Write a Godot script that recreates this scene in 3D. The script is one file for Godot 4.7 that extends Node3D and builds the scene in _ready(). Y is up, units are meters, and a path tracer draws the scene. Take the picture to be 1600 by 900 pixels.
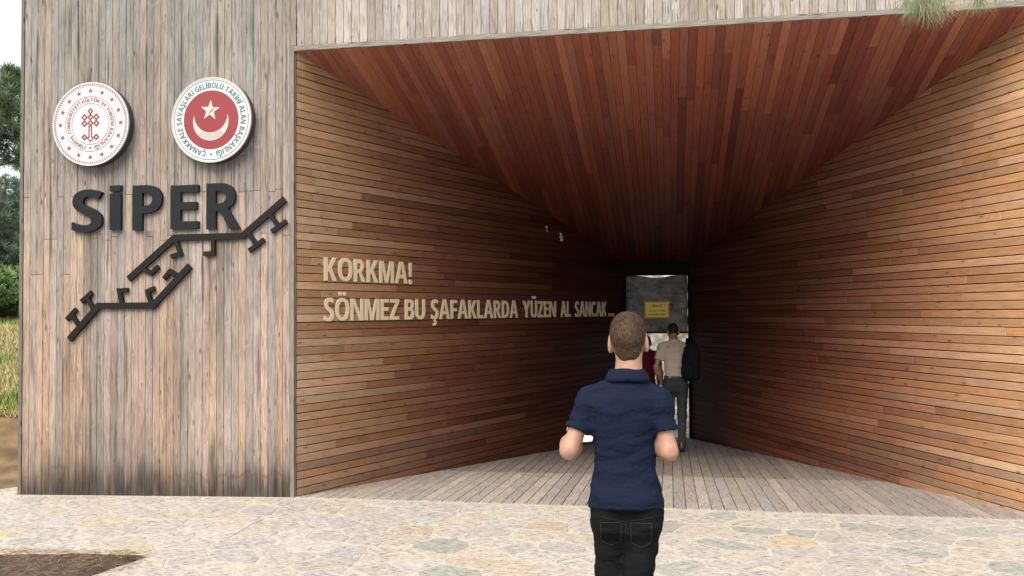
extends Node3D
# The timber entrance of a trench museum: a weathered board facade, a funnel of stained planks, a ramped deck, visitors.

const S := 0.37729      # sine and cosine of the angle between a funnel wall and the axis of the entrance
const C := 0.92610
const W := 6.46         # width of the mouth
const H := 4.16         # height of the mouth
const DEPTH := 6.67     # from the facade to the doorway
const DOOR_L := 2.717
const DOOR_R := 3.743
const HEAD := 2.285

var rng := RandomNumberGenerator.new()
var M := {}
var used := {}


func _ready() -> void:
	rng.seed = 41
	# ---- camera, sky, sun, exposure
	var cam := Camera3D.new()
	cam.name = "camera"
	cam.fov = 35.777
	cam.near = 0.05
	cam.far = 900.0
	cam.transform = Transform3D(Basis.from_euler(Vector3(deg_to_rad(1.554), deg_to_rad(10.006), deg_to_rad(-0.392))), Vector3(3.432, 1.7, 7.834))
	add_child(cam)
	var env := Environment.new()
	env.background_mode = Environment.BG_SKY
	var sm := ProceduralSkyMaterial.new()
	sm.sky_top_color = Color(0.80, 0.86, 0.925)
	sm.sky_horizon_color = Color(0.90, 0.925, 0.945)
	sm.sky_curve = 0.22
	sm.ground_bottom_color = Color(0.52, 0.49, 0.43)
	sm.ground_horizon_color = Color(0.72, 0.70, 0.65)
	sm.sun_angle_max = 2.0
	sm.sky_energy_multiplier = 0.72
	sm.sky_cover = thin_clouds()
	sm.sky_cover_modulate = Color(1, 1, 1, 0.10)
	var sky := Sky.new()
	sky.sky_material = sm
	env.sky = sky
	env.tonemap_mode = Environment.TONE_MAPPER_LINEAR
	env.tonemap_exposure = 4.0
	env.sdfgi_enabled = true
	env.ssao_enabled = true
	env.ssil_enabled = true
	var we := WorldEnvironment.new()
	we.name = "world_environment"
	we.environment = env
	add_child(we)
	var sun := DirectionalLight3D.new()
	sun.name = "sun"
	sun.light_energy = 0.5
	sun.light_color = Color(1.0, 0.955, 0.89)
	sun.light_angular_distance = 40.0
	sun.shadow_enabled = true
	sun.transform = Transform3D(Basis.looking_at(Vector3(0.20, -0.76, -0.62), Vector3.UP), Vector3(-6, 9, 8))
	add_child(sun)
	make_materials()
	# ---- the place
	make_ground()
	make_pavement()
	make_deck()
	make_building()
	make_wall(true)
	make_wall(false)
	make_ceiling()
	make_court()
	# ---- signs on the walls
	make_seals()
	make_siper()
	make_trench_lines()
	make_wall_text()
	make_tarp()
	make_pale_scraps()
	# ---- people
	make_people()
	# ---- plants and the small stuff
	make_soil_bed()
	make_trees()
	make_overhanging_pine()


# =====================================================================  helpers
func numbered(n: String) -> String:
	if not used.has(n):
		used[n] = 0
		return n
	used[n] += 1
	return "%s_%03d" % [n, used[n]]


func thing(called: String, label: String, category: String, at := Vector3.ZERO, turn := 0.0, group := "") -> Node3D:
	var o := Node3D.new()
	o.name = numbered(called)
	o.position = at
	o.rotation.y = turn
	add_child(o)
	tag(o, label, category, group)
	return o


func tag(o: Node, label: String, category: String, group := "") -> void:
	o.set_meta("label", label)
	if category:
		o.set_meta("category", category)
	if group:
		o.set_meta("group", group)


func part(called: String, mesh: Mesh, m: Material, parent: Node) -> MeshInstance3D:
	var o := MeshInstance3D.new()
	o.name = called if parent != self else numbered(called)
	o.mesh = mesh
	o.material_override = m
	parent.add_child(o, true)
	return o


func struct_part(called: String, mesh: Mesh, m: Material, label := "") -> MeshInstance3D:
	var o := part(called, mesh, m, self)
	o.set_meta("kind", "structure")
	if label:
		o.set_meta("label", label)
	return o


func new_st() -> SurfaceTool:
	var st := SurfaceTool.new()
	st.begin(Mesh.PRIMITIVE_TRIANGLES)
	return st


func tri(st: SurfaceTool, a: Vector3, b: Vector3, c: Vector3, n: Vector3, uv := [], col: Variant = Color.WHITE, uv2 := []) -> void:
	var pts := [a, b, c]
	var order := [0, 1, 2]
	if (b - a).cross(c - a).dot(n) > 0.0:
		order = [0, 2, 1]
	for i in order:
		st.set_normal(n)
		st.set_color(col[i] if col is Array else col)
		if uv.size():
			st.set_uv(uv[i])
		if uv2.size():
			st.set_uv2(uv2[i])
		st.add_vertex(pts[i])


func quad(st: SurfaceTool, a: Vector3, b: Vector3, c: Vector3, d: Vector3, n: Vector3, col := Color.WHITE) -> void:
	tri(st, a, b, c, n, [], col)
	tri(st, a, c, d, n, [], col)


func add_box(st: SurfaceTool, lo: Vector3, hi: Vector3, col := Color.WHITE) -> void:
	var x := [lo.x, hi.x]
	var y := [lo.y, hi.y]
	var z := [lo.z, hi.z]
	for k in 2:
		var sg := k * 2.0 - 1.0
		quad(st, Vector3(x[k], lo.y, lo.z), Vector3(x[k], hi.y, lo.z), Vector3(x[k], hi.y, hi.z), Vector3(x[k], lo.y, hi.z), Vector3(sg, 0, 0), col)
		quad(st, Vector3(lo.x, y[k], lo.z), Vector3(hi.x, y[k], lo.z), Vector3(hi.x, y[k], hi.z), Vector3(lo.x, y[k], hi.z), Vector3(0, sg, 0), col)
		quad(st, Vector3(lo.x, lo.y, z[k]), Vector3(hi.x, lo.y, z[k]), Vector3(hi.x, hi.y, z[k]), Vector3(lo.x, hi.y, z[k]), Vector3(0, 0, sg), col)


func box_mesh(lo: Vector3, hi: Vector3) -> ArrayMesh:
	var st := new_st()
	add_box(st, lo, hi)
	return st.commit()


# a bevelled bar from a to b (used for beams, poles and straps)
func add_bar(st: SurfaceTool, a: Vector3, b: Vector3, wide: float, thick: float, side: Vector3, col := Color.WHITE) -> void:
	var d := (b - a).normalized()
	var u := (side - d * side.dot(d)).normalized()
	var v := d.cross(u)
	var ring := []
	var bv := minf(wide, thick) * 0.2
	for q in [[-1, -1, 0], [-1, -1, 1], [1, -1, 1], [1, -1, 0], [1, 1, 0], [1, 1, 1], [-1, 1, 1], [-1, 1, 0]]:
		var px: float = q[0] * (wide / 2.0 - (0.0 if q[2] == 0 else bv))
		var py: float = q[1] * (thick / 2.0 - (bv if q[2] == 0 else 0.0))
		ring.append(u * px + v * py)
	for i in 8:
		var p: Vector3 = ring[i]
		var q2: Vector3 = ring[(i + 1) % 8]
		quad(st, a + p, a + q2, b + q2, b + p, ((p + q2) * 0.5).normalized(), col)
	for i in range(1, 7):
		tri(st, a + ring[0], a + ring[i], a + ring[i + 1], -d, [], col)
		tri(st, b + ring[0], b + ring[i], b + ring[i + 1], d, [], col)


func add_tube(st: SurfaceTool, pts: Array, radii: Array, sides := 8, col := Color.WHITE) -> void:
	var rings := []
	for i in pts.size():
		var d: Vector3 = (pts[mini(i + 1, pts.size() - 1)] - pts[maxi(i - 1, 0)]).normalized()
		var u := d.cross(Vector3(0.31, 0.2, 0.93)).normalized()
		var v := d.cross(u)
		var r := []
		for k in sides:
			var an := TAU * k / sides
			r.append([pts[i] + (u * cos(an) + v * sin(an)) * radii[i], u * cos(an) + v * sin(an)])
		rings.append(r)
	for i in pts.size() - 1:
		for k in sides:
			var k2 := (k + 1) % sides
			var q := [rings[i][k], rings[i][k2], rings[i + 1][k2], rings[i + 1][k]]
			var n: Vector3 = (q[0][1] + q[1][1]).normalized()
			var o := [0, 1, 2, 0, 2, 3]
			if (q[1][0] - q[0][0]).cross(q[2][0] - q[0][0]).dot(n) > 0.0:
				o = [0, 2, 1, 0, 3, 2]
			for j in o:
				st.set_normal(q[j][1])
				st.set_color(col)
				st.add_vertex(q[j][0])


# convex polygons in a plane
func clip_half(p: PackedVector2Array, n: Vector2, d: float) -> PackedVector2Array:
	var out := PackedVector2Array()
	for i in p.size():
		var a := p[i]
		var b := p[(i + 1) % p.size()]
		var da := a.dot(n) - d
		var db := b.dot(n) - d
		if da <= 0.0:
			out.append(a)
		if (da < 0.0 and db > 0.0) or (da > 0.0 and db < 0.0):
			out.append(a + (b - a) * (da / (da - db)))
	return out


func area(p: PackedVector2Array) -> float:
	var s := 0.0
	for i in p.size():
		s += p[i].cross(p[(i + 1) % p.size()])
	return s * 0.5


func tidy(p: PackedVector2Array) -> PackedVector2Array:
	var out := PackedVector2Array()
	for q in p:
		if out.is_empty() or out[-1].distance_to(q) > 0.002:
			out.append(q)
	while out.size() > 1 and out[0].distance_to(out[-1]) <= 0.002:
		out.remove_at(out.size() - 1)
	if out.size() > 2 and area(out) < 0.0:
		out.reverse()
	return out


func inset(p: PackedVector2Array, b: float) -> PackedVector2Array:
	var out := p
	for i in p.size():
		var e := (p[(i + 1) % p.size()] - p[i]).normalized()
		var n := Vector2(e.y, -e.x)
		out = clip_half(out, n, p[i].dot(n) - b)
		if out.size() < 3:
			return PackedVector2Array()
	return tidy(out)


func band(p: PackedVector2Array, axis: int, lo: float, hi: float) -> PackedVector2Array:
	var n := Vector2(1, 0) if axis == 0 else Vector2(0, 1)
	var q := clip_half(p, n, hi)
	if q.size() > 2:
		q = clip_half(q, -n, -lo)
	return q


# a slab with bevelled edges over a convex polygon: fr = [origin, u, v, n]
func slab(st: SurfaceTool, poly: PackedVector2Array, fr: Array, lift: float, thick: float, bev: float, col: Color, grain: int, off: Vector2, stain_shade := Rect2(), scale_uv := Vector2(0.5, 2.0), deep := Color.WHITE, fade := 0.0) -> bool:
	poly = tidy(poly)
	if poly.size() < 3 or area(poly) < 0.0004:
		return false
	var ins := PackedVector2Array()
	for i in poly.size():       # inner corners, one for each outer corner
		var a := poly[(i + poly.size() - 1) % poly.size()]
		var b := poly[i]
		var c := poly[(i + 1) % poly.size()]
		var e1 := (b - a).normalized()
		var e2 := (c - b).normalized()
		var n1 := Vector2(-e1.y, e1.x)
		var n2 := Vector2(-e2.y, e2.x)
		var k := 1.0 + n1.dot(n2)
		ins.append(b + (n1 + n2) * (bev / maxf(k, 0.35)))
	var at := func(q: Vector2, h: float) -> Vector3: return fr[0] + fr[1] * q.x + fr[2] * q.y + fr[3] * h
	var uvf := func(q: Vector2) -> Vector2: return (Vector2(q.x, q.y) if grain == 0 else Vector2(q.y, q.x)) * scale_uv + off
	var uv2f := func(q: Vector2) -> Vector2: return Vector2((q.x - stain_shade.position.x) / stain_shade.size.x, 1.0 - (q.y - stain_shade.position.y) / stain_shade.size.y) if stain_shade.size.x > 0.0 else Vector2.ZERO
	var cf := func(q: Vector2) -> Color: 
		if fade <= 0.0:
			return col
		var a := maxf(q[grain], 0.0) / fade  # darkens along the board: shade put into the vertex colour
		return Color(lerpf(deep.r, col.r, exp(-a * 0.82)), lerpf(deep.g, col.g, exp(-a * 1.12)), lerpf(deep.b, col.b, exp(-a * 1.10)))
	var n3: Vector3 = fr[3]
	for i in range(1, poly.size() - 1):
		tri(st, at.call(ins[0], lift), at.call(ins[i], lift), at.call(ins[i + 1], lift), n3, [uvf.call(ins[0]), uvf.call(ins[i]), uvf.call(ins[i + 1])], [cf.call(ins[0]), cf.call(ins[i]), cf.call(ins[i + 1])], [uv2f.call(ins[0]), uv2f.call(ins[i]), uv2f.call(ins[i + 1])])
	for i in poly.size():
		var j := (i + 1) % poly.size()
		var e := (poly[j] - poly[i]).normalized()
		var out3: Vector3 = fr[1] * e.y - fr[2] * e.x
		for s in 2:
			var p: Array = [[ins[i], lift], [ins[j], lift], [poly[j], lift - bev], [poly[i], lift - bev]] if s == 0 else [[poly[i], lift - bev], [poly[j], lift - bev], [poly[j], lift - thick], [poly[i], lift - thick]]
			var nn: Vector3 = (out3 + n3).normalized() if s == 0 else out3
			for t in [[0, 1, 2], [0, 2, 3]]:
				var q := []
				var uvs := []
				var uv2s := []
				var cols := []
				for m in t:
					q.append(at.call(p[m][0], p[m][1]))
					uvs.append(uvf.call(p[m][0]))
					uv2s.append(uv2f.call(p[m][0]))
					cols.append(cf.call(p[m][0]))
				tri(st, q[0], q[1], q[2], nn, uvs, cols, uv2s)
	return true


func slab_mesh(poly: PackedVector2Array, fr: Array, lift: float, thick: float, bev: float, col: Color, grain: int, stain_shade := Rect2(), deep := Color.WHITE, fade := 0.0) -> ArrayMesh:
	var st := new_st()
	if not slab(st, poly, fr, lift, thick, bev, col, grain, Vector2(rng.randf(), rng.randf()), stain_shade, Vector2(0.5, 2.0), deep, fade):
		return null
	return st.commit()


# flat print or cut-out letters: polygons (with holes already resolved into triangles) pushed out along n
func extrude(st: SurfaceTool, poly: PackedVector2Array, fr: Array, back: float, front: float, col := Color.WHITE) -> void:
	if Geometry2D.is_polygon_clockwise(poly):
		poly = poly.duplicate()
		poly.reverse()
	var idx := Geometry2D.triangulate_polygon(poly)
	var at := func(q: Vector2, h: float) -> Vector3: return fr[0] + fr[1] * q.x + fr[2] * q.y + fr[3] * h
	for i in range(0, idx.size(), 3):
		tri(st, at.call(poly[idx[i]], front), at.call(poly[idx[i + 1]], front), at.call(poly[idx[i + 2]], front), fr[3], [], col)
	for i in poly.size():
		var a := poly[i]
		var b := poly[(i + 1) % poly.size()]
		var e := (b - a).normalized()
		quad(st, at.call(a, front), at.call(b, front), at.call(b, back), at.call(a, back), fr[1] * e.y - fr[2] * e.x, col)


var glyph_font: SystemFont
func glyph(ch: String, depth: float) -> Dictionary:      # a letter with cap height 1 on baseline 0, starting at x 0
	if glyph_font == null:
		glyph_font = SystemFont.new()
		glyph_font.font_names = PackedStringArray(["Droid Sans"])
		glyph_font.font_weight = 700
	var res := {}
	if ch == "I" or ch == "İ":          # a plain upright without serifs, dotted or not
		var bs := new_st()
		add_box(bs, Vector3(0, 0, -depth / 2.0), Vector3(0.245, 1.0, depth / 2.0))
		if ch == "İ":
			add_box(bs, Vector3(0, 1.06, -depth / 2.0), Vector3(0.245, 1.22, depth / 2.0))
		bs.index()
		return {"base": 0.0, "cap": 1.0, "mesh": bs.commit(), "x": 0.0, "w": 0.245, "lo": 0.0, "hi": 1.22 if ch == "İ" else 1.0}
	for c in ["H", ch]:
		var tm := TextMesh.new()
		tm.font = glyph_font
		tm.text = c
		tm.font_size = 64
		tm.pixel_size = 0.01
		tm.depth = depth
		tm.curve_step = 2.0
		var bb := tm.get_aabb()
		if c == "H":
			res.base = bb.position.y
			res.cap = bb.size.y
		res.mesh = tm
		res.x = bb.position.x
		res.w = bb.size.x / res.cap
		res.lo = (bb.position.y - res.base) / res.cap
		res.hi = (bb.end.y - res.base) / res.cap
	return res


# appends one letter: its lower left corner at p (on the baseline), sx and sy the size of a cap-height unit
func add_glyph(st: SurfaceTool, g: Dictionary, p: Vector3, u: Vector3, v: Vector3, n: Vector3, sx: float, sy: float) -> void:
	var k: float = 1.0 / g.cap
	var b := Basis(u * (sx * k), v * (sy * k), n)
	var org: Vector3 = p - b * Vector3(g.x, g.base, 0.0)
	var arr: Array = g.mesh.surface_get_arrays(0)
	var vs: PackedVector3Array = arr[Mesh.ARRAY_VERTEX]
	var ns: PackedVector3Array = arr[Mesh.ARRAY_NORMAL]
	var idx := PackedInt32Array(range(vs.size()))
	if arr[Mesh.ARRAY_INDEX] != null:
		idx = arr[Mesh.ARRAY_INDEX]
	for i in idx:
		st.set_normal((u * ns[i].x / sx + v * ns[i].y / sy + n * ns[i].z * k).normalized())
		st.add_vertex(org + b * vs[i])


# ---- textures
func seamless(w: int, h: int, freq: float, seed_n: int, to_w: int, to_h: int, oct := 3) -> Image:
	var f := FastNoiseLite.new()
	f.noise_type = FastNoiseLite.TYPE_SIMPLEX_SMOOTH
	f.seed = seed_n
	f.frequency = freq
	f.fractal_octaves = oct
	var im := f.get_seamless_image(w, h)
	im.convert(Image.FORMAT_L8)
	im.resize(to_w, to_h, Image.INTERPOLATE_CUBIC)
	return im


func tex(im: Image) -> ImageTexture:
	return ImageTexture.create_from_image(im)


# grain along x: [albedo factor, height]
func grain_images(seed_n: int, dark: float, cracks: float) -> Array:
	var w := 1024
	var h := 512
	var a := seamless(24, 256, 0.045, seed_n, w, h)
	var b := seamless(64, 512, 0.11, seed_n + 1, w, h)
	var c := seamless(256, 512, 0.3, seed_n + 2, w, h, 2)
	var d := seamless(128, 64, 0.03, seed_n + 3, w, h)
	var da := a.get_data()
	var db := b.get_data()
	var dc := c.get_data()
	var dd := d.get_data()
	var oa := PackedByteArray()
	oa.resize(w * h)
	var ob := PackedByteArray()
	ob.resize(w * h)
	var knots := []
	for k in 9:
		knots.append(Vector3(rng.randi_range(60, w - 60), rng.randi_range(30, h - 30), rng.randf_range(5, 10)))
	for i in w * h:
		var va := da[i] / 255.0
		var vb := db[i] / 255.0
		var rings := 0.5 + 0.5 * sin(va * 38.0 + vb * 5.0)
		var crack := clampf((0.30 - vb) * 5.0, 0.0, 1.0) * clampf((dd[i] / 255.0 - 0.42) * 5.0, 0.0, 1.0)
		var v := 1.0 - dark * (0.34 * rings + 0.5 * (1.0 - vb) + 0.16 * (1.0 - dc[i] / 255.0)) - cracks * crack - 0.10 * dark * (dd[i] / 255.0)
		oa[i] = int(clampf(v, 0.0, 1.0) * 255.0)
		ob[i] = int(clampf(0.5 + 0.22 * (rings - 0.5) + 0.30 * (vb - 0.5) - 0.4 * crack, 0.0, 1.0) * 255.0)
	for kn in knots:
		for y in range(-int(kn.z) * 2, int(kn.z) * 2):
			for x in range(-int(kn.z) * 5, int(kn.z) * 5):
				var r = sqrt(pow(x / 1.9, 2.0) + y * y) / kn.z
				if r < 1.6:
					var i := (int(kn.y) + y) * w + int(kn.x) + x
					var f := clampf(1.25 - r, 0.0, 1.0) * 0.55 + (0.16 if absf(fmod(r * 4.0, 1.0) - 0.5) < 0.18 else 0.0) * clampf(1.6 - r, 0.0, 1.0)
					oa[i] = int(oa[i] * (1.0 - f * clampf(dark * 2.2, 0.0, 0.8)))
	return [Image.create_from_data(w, h, false, Image.FORMAT_L8, oa), Image.create_from_data(w, h, false, Image.FORMAT_L8, ob)]


func mottle(seed_n: int, lo: float, hi: float, freq := 0.02, contrast := 1.0, oct := 5, size := 512) -> ImageTexture:
	var im := seamless(size, size, freq, seed_n, size, size, oct)
	var d := im.get_data()
	for i in d.size():
		d[i] = int(clampf(lerpf(lo, hi, clampf((d[i] / 255.0 - 0.5) * contrast + 0.5, 0.0, 1.0)), 0.0, 1.0) * 255.0)
	return tex(Image.create_from_data(size, size, false, Image.FORMAT_L8, d))


# split stone: soft blotches with short dark flecks along the bedding
func flecks() -> ImageTexture:
	var n := 1024
	var a := seamless(n, n, 0.012, 91, n, n, 5).get_data()
	var b := seamless(256, n, 0.055, 92, n, n, 3).get_data()
	var c := seamless(n, n, 0.12, 93, n, n, 3).get_data()
	var d := PackedByteArray()
	d.resize(n * n)
	for i in n * n:
		var v := 0.90 + 0.16 * (a[i] / 255.0 - 0.5) + 0.12 * (c[i] / 255.0 - 0.5)
		v -= 0.70 * clampf((0.34 - b[i] / 255.0) * 6.0, 0.0, 1.0) * clampf((c[i] / 255.0 - 0.40) * 5.0, 0.0, 1.0)
		v += 0.10 * clampf((b[i] / 255.0 - 0.62) * 5.0, 0.0, 1.0)
		d[i] = int(clampf(v, 0.0, 1.0) * 255.0)
	return tex(Image.create_from_data(n, n, false, Image.FORMAT_L8, d))


func thin_clouds() -> ImageTexture:
	var im := seamless(512, 256, 0.012, 5, 1024, 512, 5)
	var d := im.get_data()
	var o := PackedByteArray()
	o.resize(d.size() * 4)
	for i in d.size():
		o[i * 4] = 255
		o[i * 4 + 1] = 255
		o[i * 4 + 2] = 255
		o[i * 4 + 3] = int(clampf((d[i] / 255.0 - 0.35) * 1.8, 0.0, 1.0) * 255.0)
	return tex(Image.create_from_data(1024, 512, false, Image.FORMAT_RGBA8, o))


# dirt on the facade: a splash band along the foot, runs under the letters and the round signs, a greyer top
func facade_stains() -> ImageTexture:
	var w := 512
	var h := 1024
	var f := FastNoiseLite.new()
	f.seed = 8
	f.frequency = 1.0
	f.fractal_octaves = 4
	var runs := [[-2.12, 2.50, 1.1, 0.075, 0.42], [-2.02, 2.46, 1.75, 0.04, 0.34], [-2.17, 1.85, 0.9, 0.05, 0.3], [-1.80, 2.50, 0.5, 0.04, 0.25], [-1.50, 2.50, 0.45, 0.05, 0.25], [-0.75, 2.43, 1.5, 0.05, 0.42], [-0.86, 2.28, 1.3, 0.04, 0.38], [-0.62, 2.5, 0.8, 0.04, 0.22], [-1.1, 2.42, 0.7, 0.05, 0.22],
		[-1.95, 3.15, 0.45, 0.10, 0.22], [-1.78, 3.3, 0.75, 0.05, 0.22], [-0.62, 3.2, 0.45, 0.12, 0.22], [-0.42, 3.25, 0.6, 0.06, 0.2], [-1.44, 1.79, 0.9, 0.05, 0.25], [-1.75, 1.79, 0.6, 0.03, 0.22], [-2.33, 1.46, 0.8, 0.05, 0.3], [-1.25, 2.26, 0.5, 0.04, 0.2], [-0.36, 2.33, 0.7, 0.05, 0.18]]
	var bytes := PackedByteArray()
	bytes.resize(w * h * 3)
	for j in h:
		var y := 5.5 - (j + 0.5) / h * 5.6
		for i in w:
			var x := -2.95 + (i + 0.5) / w * 3.0
			var big := f.get_noise_2d(x * 0.9, y * 0.35)
			var fine := f.get_noise_2d(x * 9.0 + 50.0, y * 0.8)
			var streak := f.get_noise_2d(x * 16.0 + 9.0, y * 0.35)
			var v := 0.97 + 0.10 * big + 0.09 * fine - 0.34 * smoothstep(0.08, 0.5, streak) * smoothstep(-0.2, 0.4, f.get_noise_2d(x * 3.0, y * 0.6 + 40.0))
			var foot := 0.15 + 0.12 * f.get_noise_2d(x * 0.9, 7.0) + 0.10 * f.get_noise_2d(x * 5.0, 3.0)
			v *= 1.0 - (0.40 + 0.22 * f.get_noise_2d(x * 18.0, y * 1.5 + 20.0)) * smoothstep(foot + 0.20, foot - 0.18, y + 0.10 * fine) - 0.14 * smoothstep(0.75, 0.1, y)
			v *= 1.0 - 0.16 * exp(-pow((y - foot - 0.02) / 0.014, 2.0)) * smoothstep(0.0, 0.4, big + fine)
			for r in runs:
				var k: float = (r[1] - y) / r[2]
				if k > -0.02 and k < 1.0:
					var wob: float = 0.02 * f.get_noise_2d(y * 3.0, r[0] * 10.0)
					v *= 1.0 - r[4] * exp(-pow((x - r[0] - wob) / r[3], 2.0)) * (1.0 - k) * (0.75 + 0.5 * fine)
			v = clampf(v, 0.15, 1.0)
			var hi := smoothstep(2.2, 4.6, y + 0.6 * big)
			var warm := smoothstep(2.6, 0.6, y + 0.5 * big) * 0.5
			var o := (j * w + i) * 3
			bytes[o] = int(255.0 * clampf(v * (1.0 - 0.06 * hi), 0, 1))
			bytes[o + 1] = int(255.0 * clampf(v * (1.0 - 0.02 * hi - 0.045 * warm), 0, 1))
			bytes[o + 2] = int(255.0 * clampf(v * (1.0 - 0.10 * warm), 0, 1))
	return tex(Image.create_from_data(w, h, false, Image.FORMAT_RGB8, bytes))


func plain_mat(c: Color, rough := 0.8, metal := 0.0) -> StandardMaterial3D:   # c is a linear base colour
	var m := StandardMaterial3D.new()
	m.albedo_color = c.linear_to_srgb()
	m.roughness = rough
	m.metallic = metal
	return m


func tinted_mat(t: Texture2D, rough: float, bump: Texture2D = null, bump_cm := 0.1) -> StandardMaterial3D:
	var m := StandardMaterial3D.new()
	m.vertex_color_use_as_albedo = true
	m.albedo_texture = t
	m.roughness = rough
	if bump:
		m.heightmap_enabled = true
		m.heightmap_texture = bump
		m.heightmap_scale = bump_cm
	return m


func tri_mat(c: Color, t: Texture2D, scale: float, rough: float, bump_cm := 0.0, bump: Texture2D = null, vcol := false) -> StandardMaterial3D:
	var m := plain_mat(c, rough)
	m.albedo_texture = t
	m.uv1_triplanar = true
	m.uv1_scale = Vector3.ONE * scale
	m.vertex_color_use_as_albedo = vcol
	if bump_cm > 0.0:
		m.heightmap_enabled = true
		m.heightmap_texture = bump if bump else t
		m.heightmap_scale = bump_cm
	return m


func make_materials() -> void:
	var g1 := grain_images(11, 0.46, 0.40)
	var g2 := grain_images(31, 0.30, 0.12)
	var t1 := tex(g1[0])
	var b1 := tex(g1[1])
	var t2 := tex(g2[0])
	var b2 := tex(g2[1])
	M.facade = tinted_mat(t1, 0.85, b1, 0.16)
	M.facade.detail_enabled = true
	M.facade.detail_blend_mode = BaseMaterial3D.BLEND_MODE_MUL
	M.facade.detail_uv_layer = BaseMaterial3D.DETAIL_UV_2
	M.facade.detail_albedo = facade_stains()
	M.fascia = tinted_mat(t1, 0.85, b1, 0.16)
	M.stained = tinted_mat(t2, 0.5, b2, 0.08)
	M.stained.metallic_specular = 0.32
	M.deck = tinted_mat(t1, 0.8, b1, 0.14)
	M.backing = plain_mat(Color(0.035, 0.018, 0.012), 0.9)
	M.shade_black = plain_mat(Color(0.010, 0.007, 0.006), 0.9)  # near-black round the doorway, painted to stand in for shade
	M.shade_black.metallic_specular = 0.1
	M.backing_grey = plain_mat(Color(0.05, 0.042, 0.036), 0.9)
	var fine := mottle(61, 0.72, 1.0, 0.03, 1.6)
	var coarse := mottle(62, 0.55, 1.0, 0.012, 1.5)
	M.fine = fine
	M.mortar = tri_mat(Color(0.415, 0.388, 0.342), mottle(63, 0.80, 1.0, 0.05, 1.8), 0.9, 0.95, 0.5)
	M.stone = tri_mat(Color.WHITE, flecks(), 0.8, 0.95, 0.30, mottle(64, 0.6, 1.0, 0.05, 1.9), true)
	M.soil = tri_mat(Color(0.075, 0.046, 0.031), coarse, 1.2, 1.0, 1.5)
	M.earth = tri_mat(Color(0.30, 0.235, 0.145), coarse, 0.35, 1.0, 2.0, null, true)
	M.concrete = tri_mat(Color(0.62, 0.60, 0.56), coarse, 0.6, 0.9, 0.2)
	M.gold = plain_mat(Color(0.62, 0.52, 0.35), 0.5)
	M.dark_letter = tri_mat(Color(0.010, 0.014, 0.019), fine, 3.0, 0.5)
	M.dark_bar = tri_mat(Color(0.011, 0.009, 0.009), fine, 3.0, 0.55)
	M.dark_letter.metallic_specular = 0.3
	M.dark_bar.metallic_specular = 0.3
	M.sign_white = plain_mat(Color(0.46, 0.51, 0.535), 0.35)
	M.sign_rim = plain_mat(Color(0.38, 0.37, 0.37), 0.4)
	M.sign_side = plain_mat(Color(0.045, 0.038, 0.038), 0.5)
	M.sign_red = plain_mat(Color(0.19, 0.014, 0.025), 0.4)
	M.sign_pink = plain_mat(Color(0.23, 0.026, 0.05), 0.5)
	M.sign_navy = plain_mat(Color(0.05, 0.085, 0.11), 0.5)
	M.sign_grey = plain_mat(Color(0.19, 0.15, 0.16), 0.5)
	M.sign_silver = plain_mat(Color(0.40, 0.375, 0.35), 0.4)
	M.bark = tri_mat(Color(0.16, 0.11, 0.08), coarse, 3.0, 0.95, 1.0)


# =====================================================================  ground
func bank_height(x: float, z: float) -> float:
	# the grassy bank behind and left of the building rises away from the paved forecourt
	var d := maxf((-0.55 - z) * 0.62 + (-2.9 - x) * 0.78 if z < -0.3 or x < -5.0 else 0.0, 0.0)
	if x > -2.9:
		d = 0.0
	if z > -0.5:
		d = maxf(0.0, (-7.5 - x) * 0.6)
	var y := 0.30 * d
	y = 2.15 * (1.0 - exp(-y / 2.15 * 1.15)) if y < 4.0 else 2.0
	return y


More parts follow.
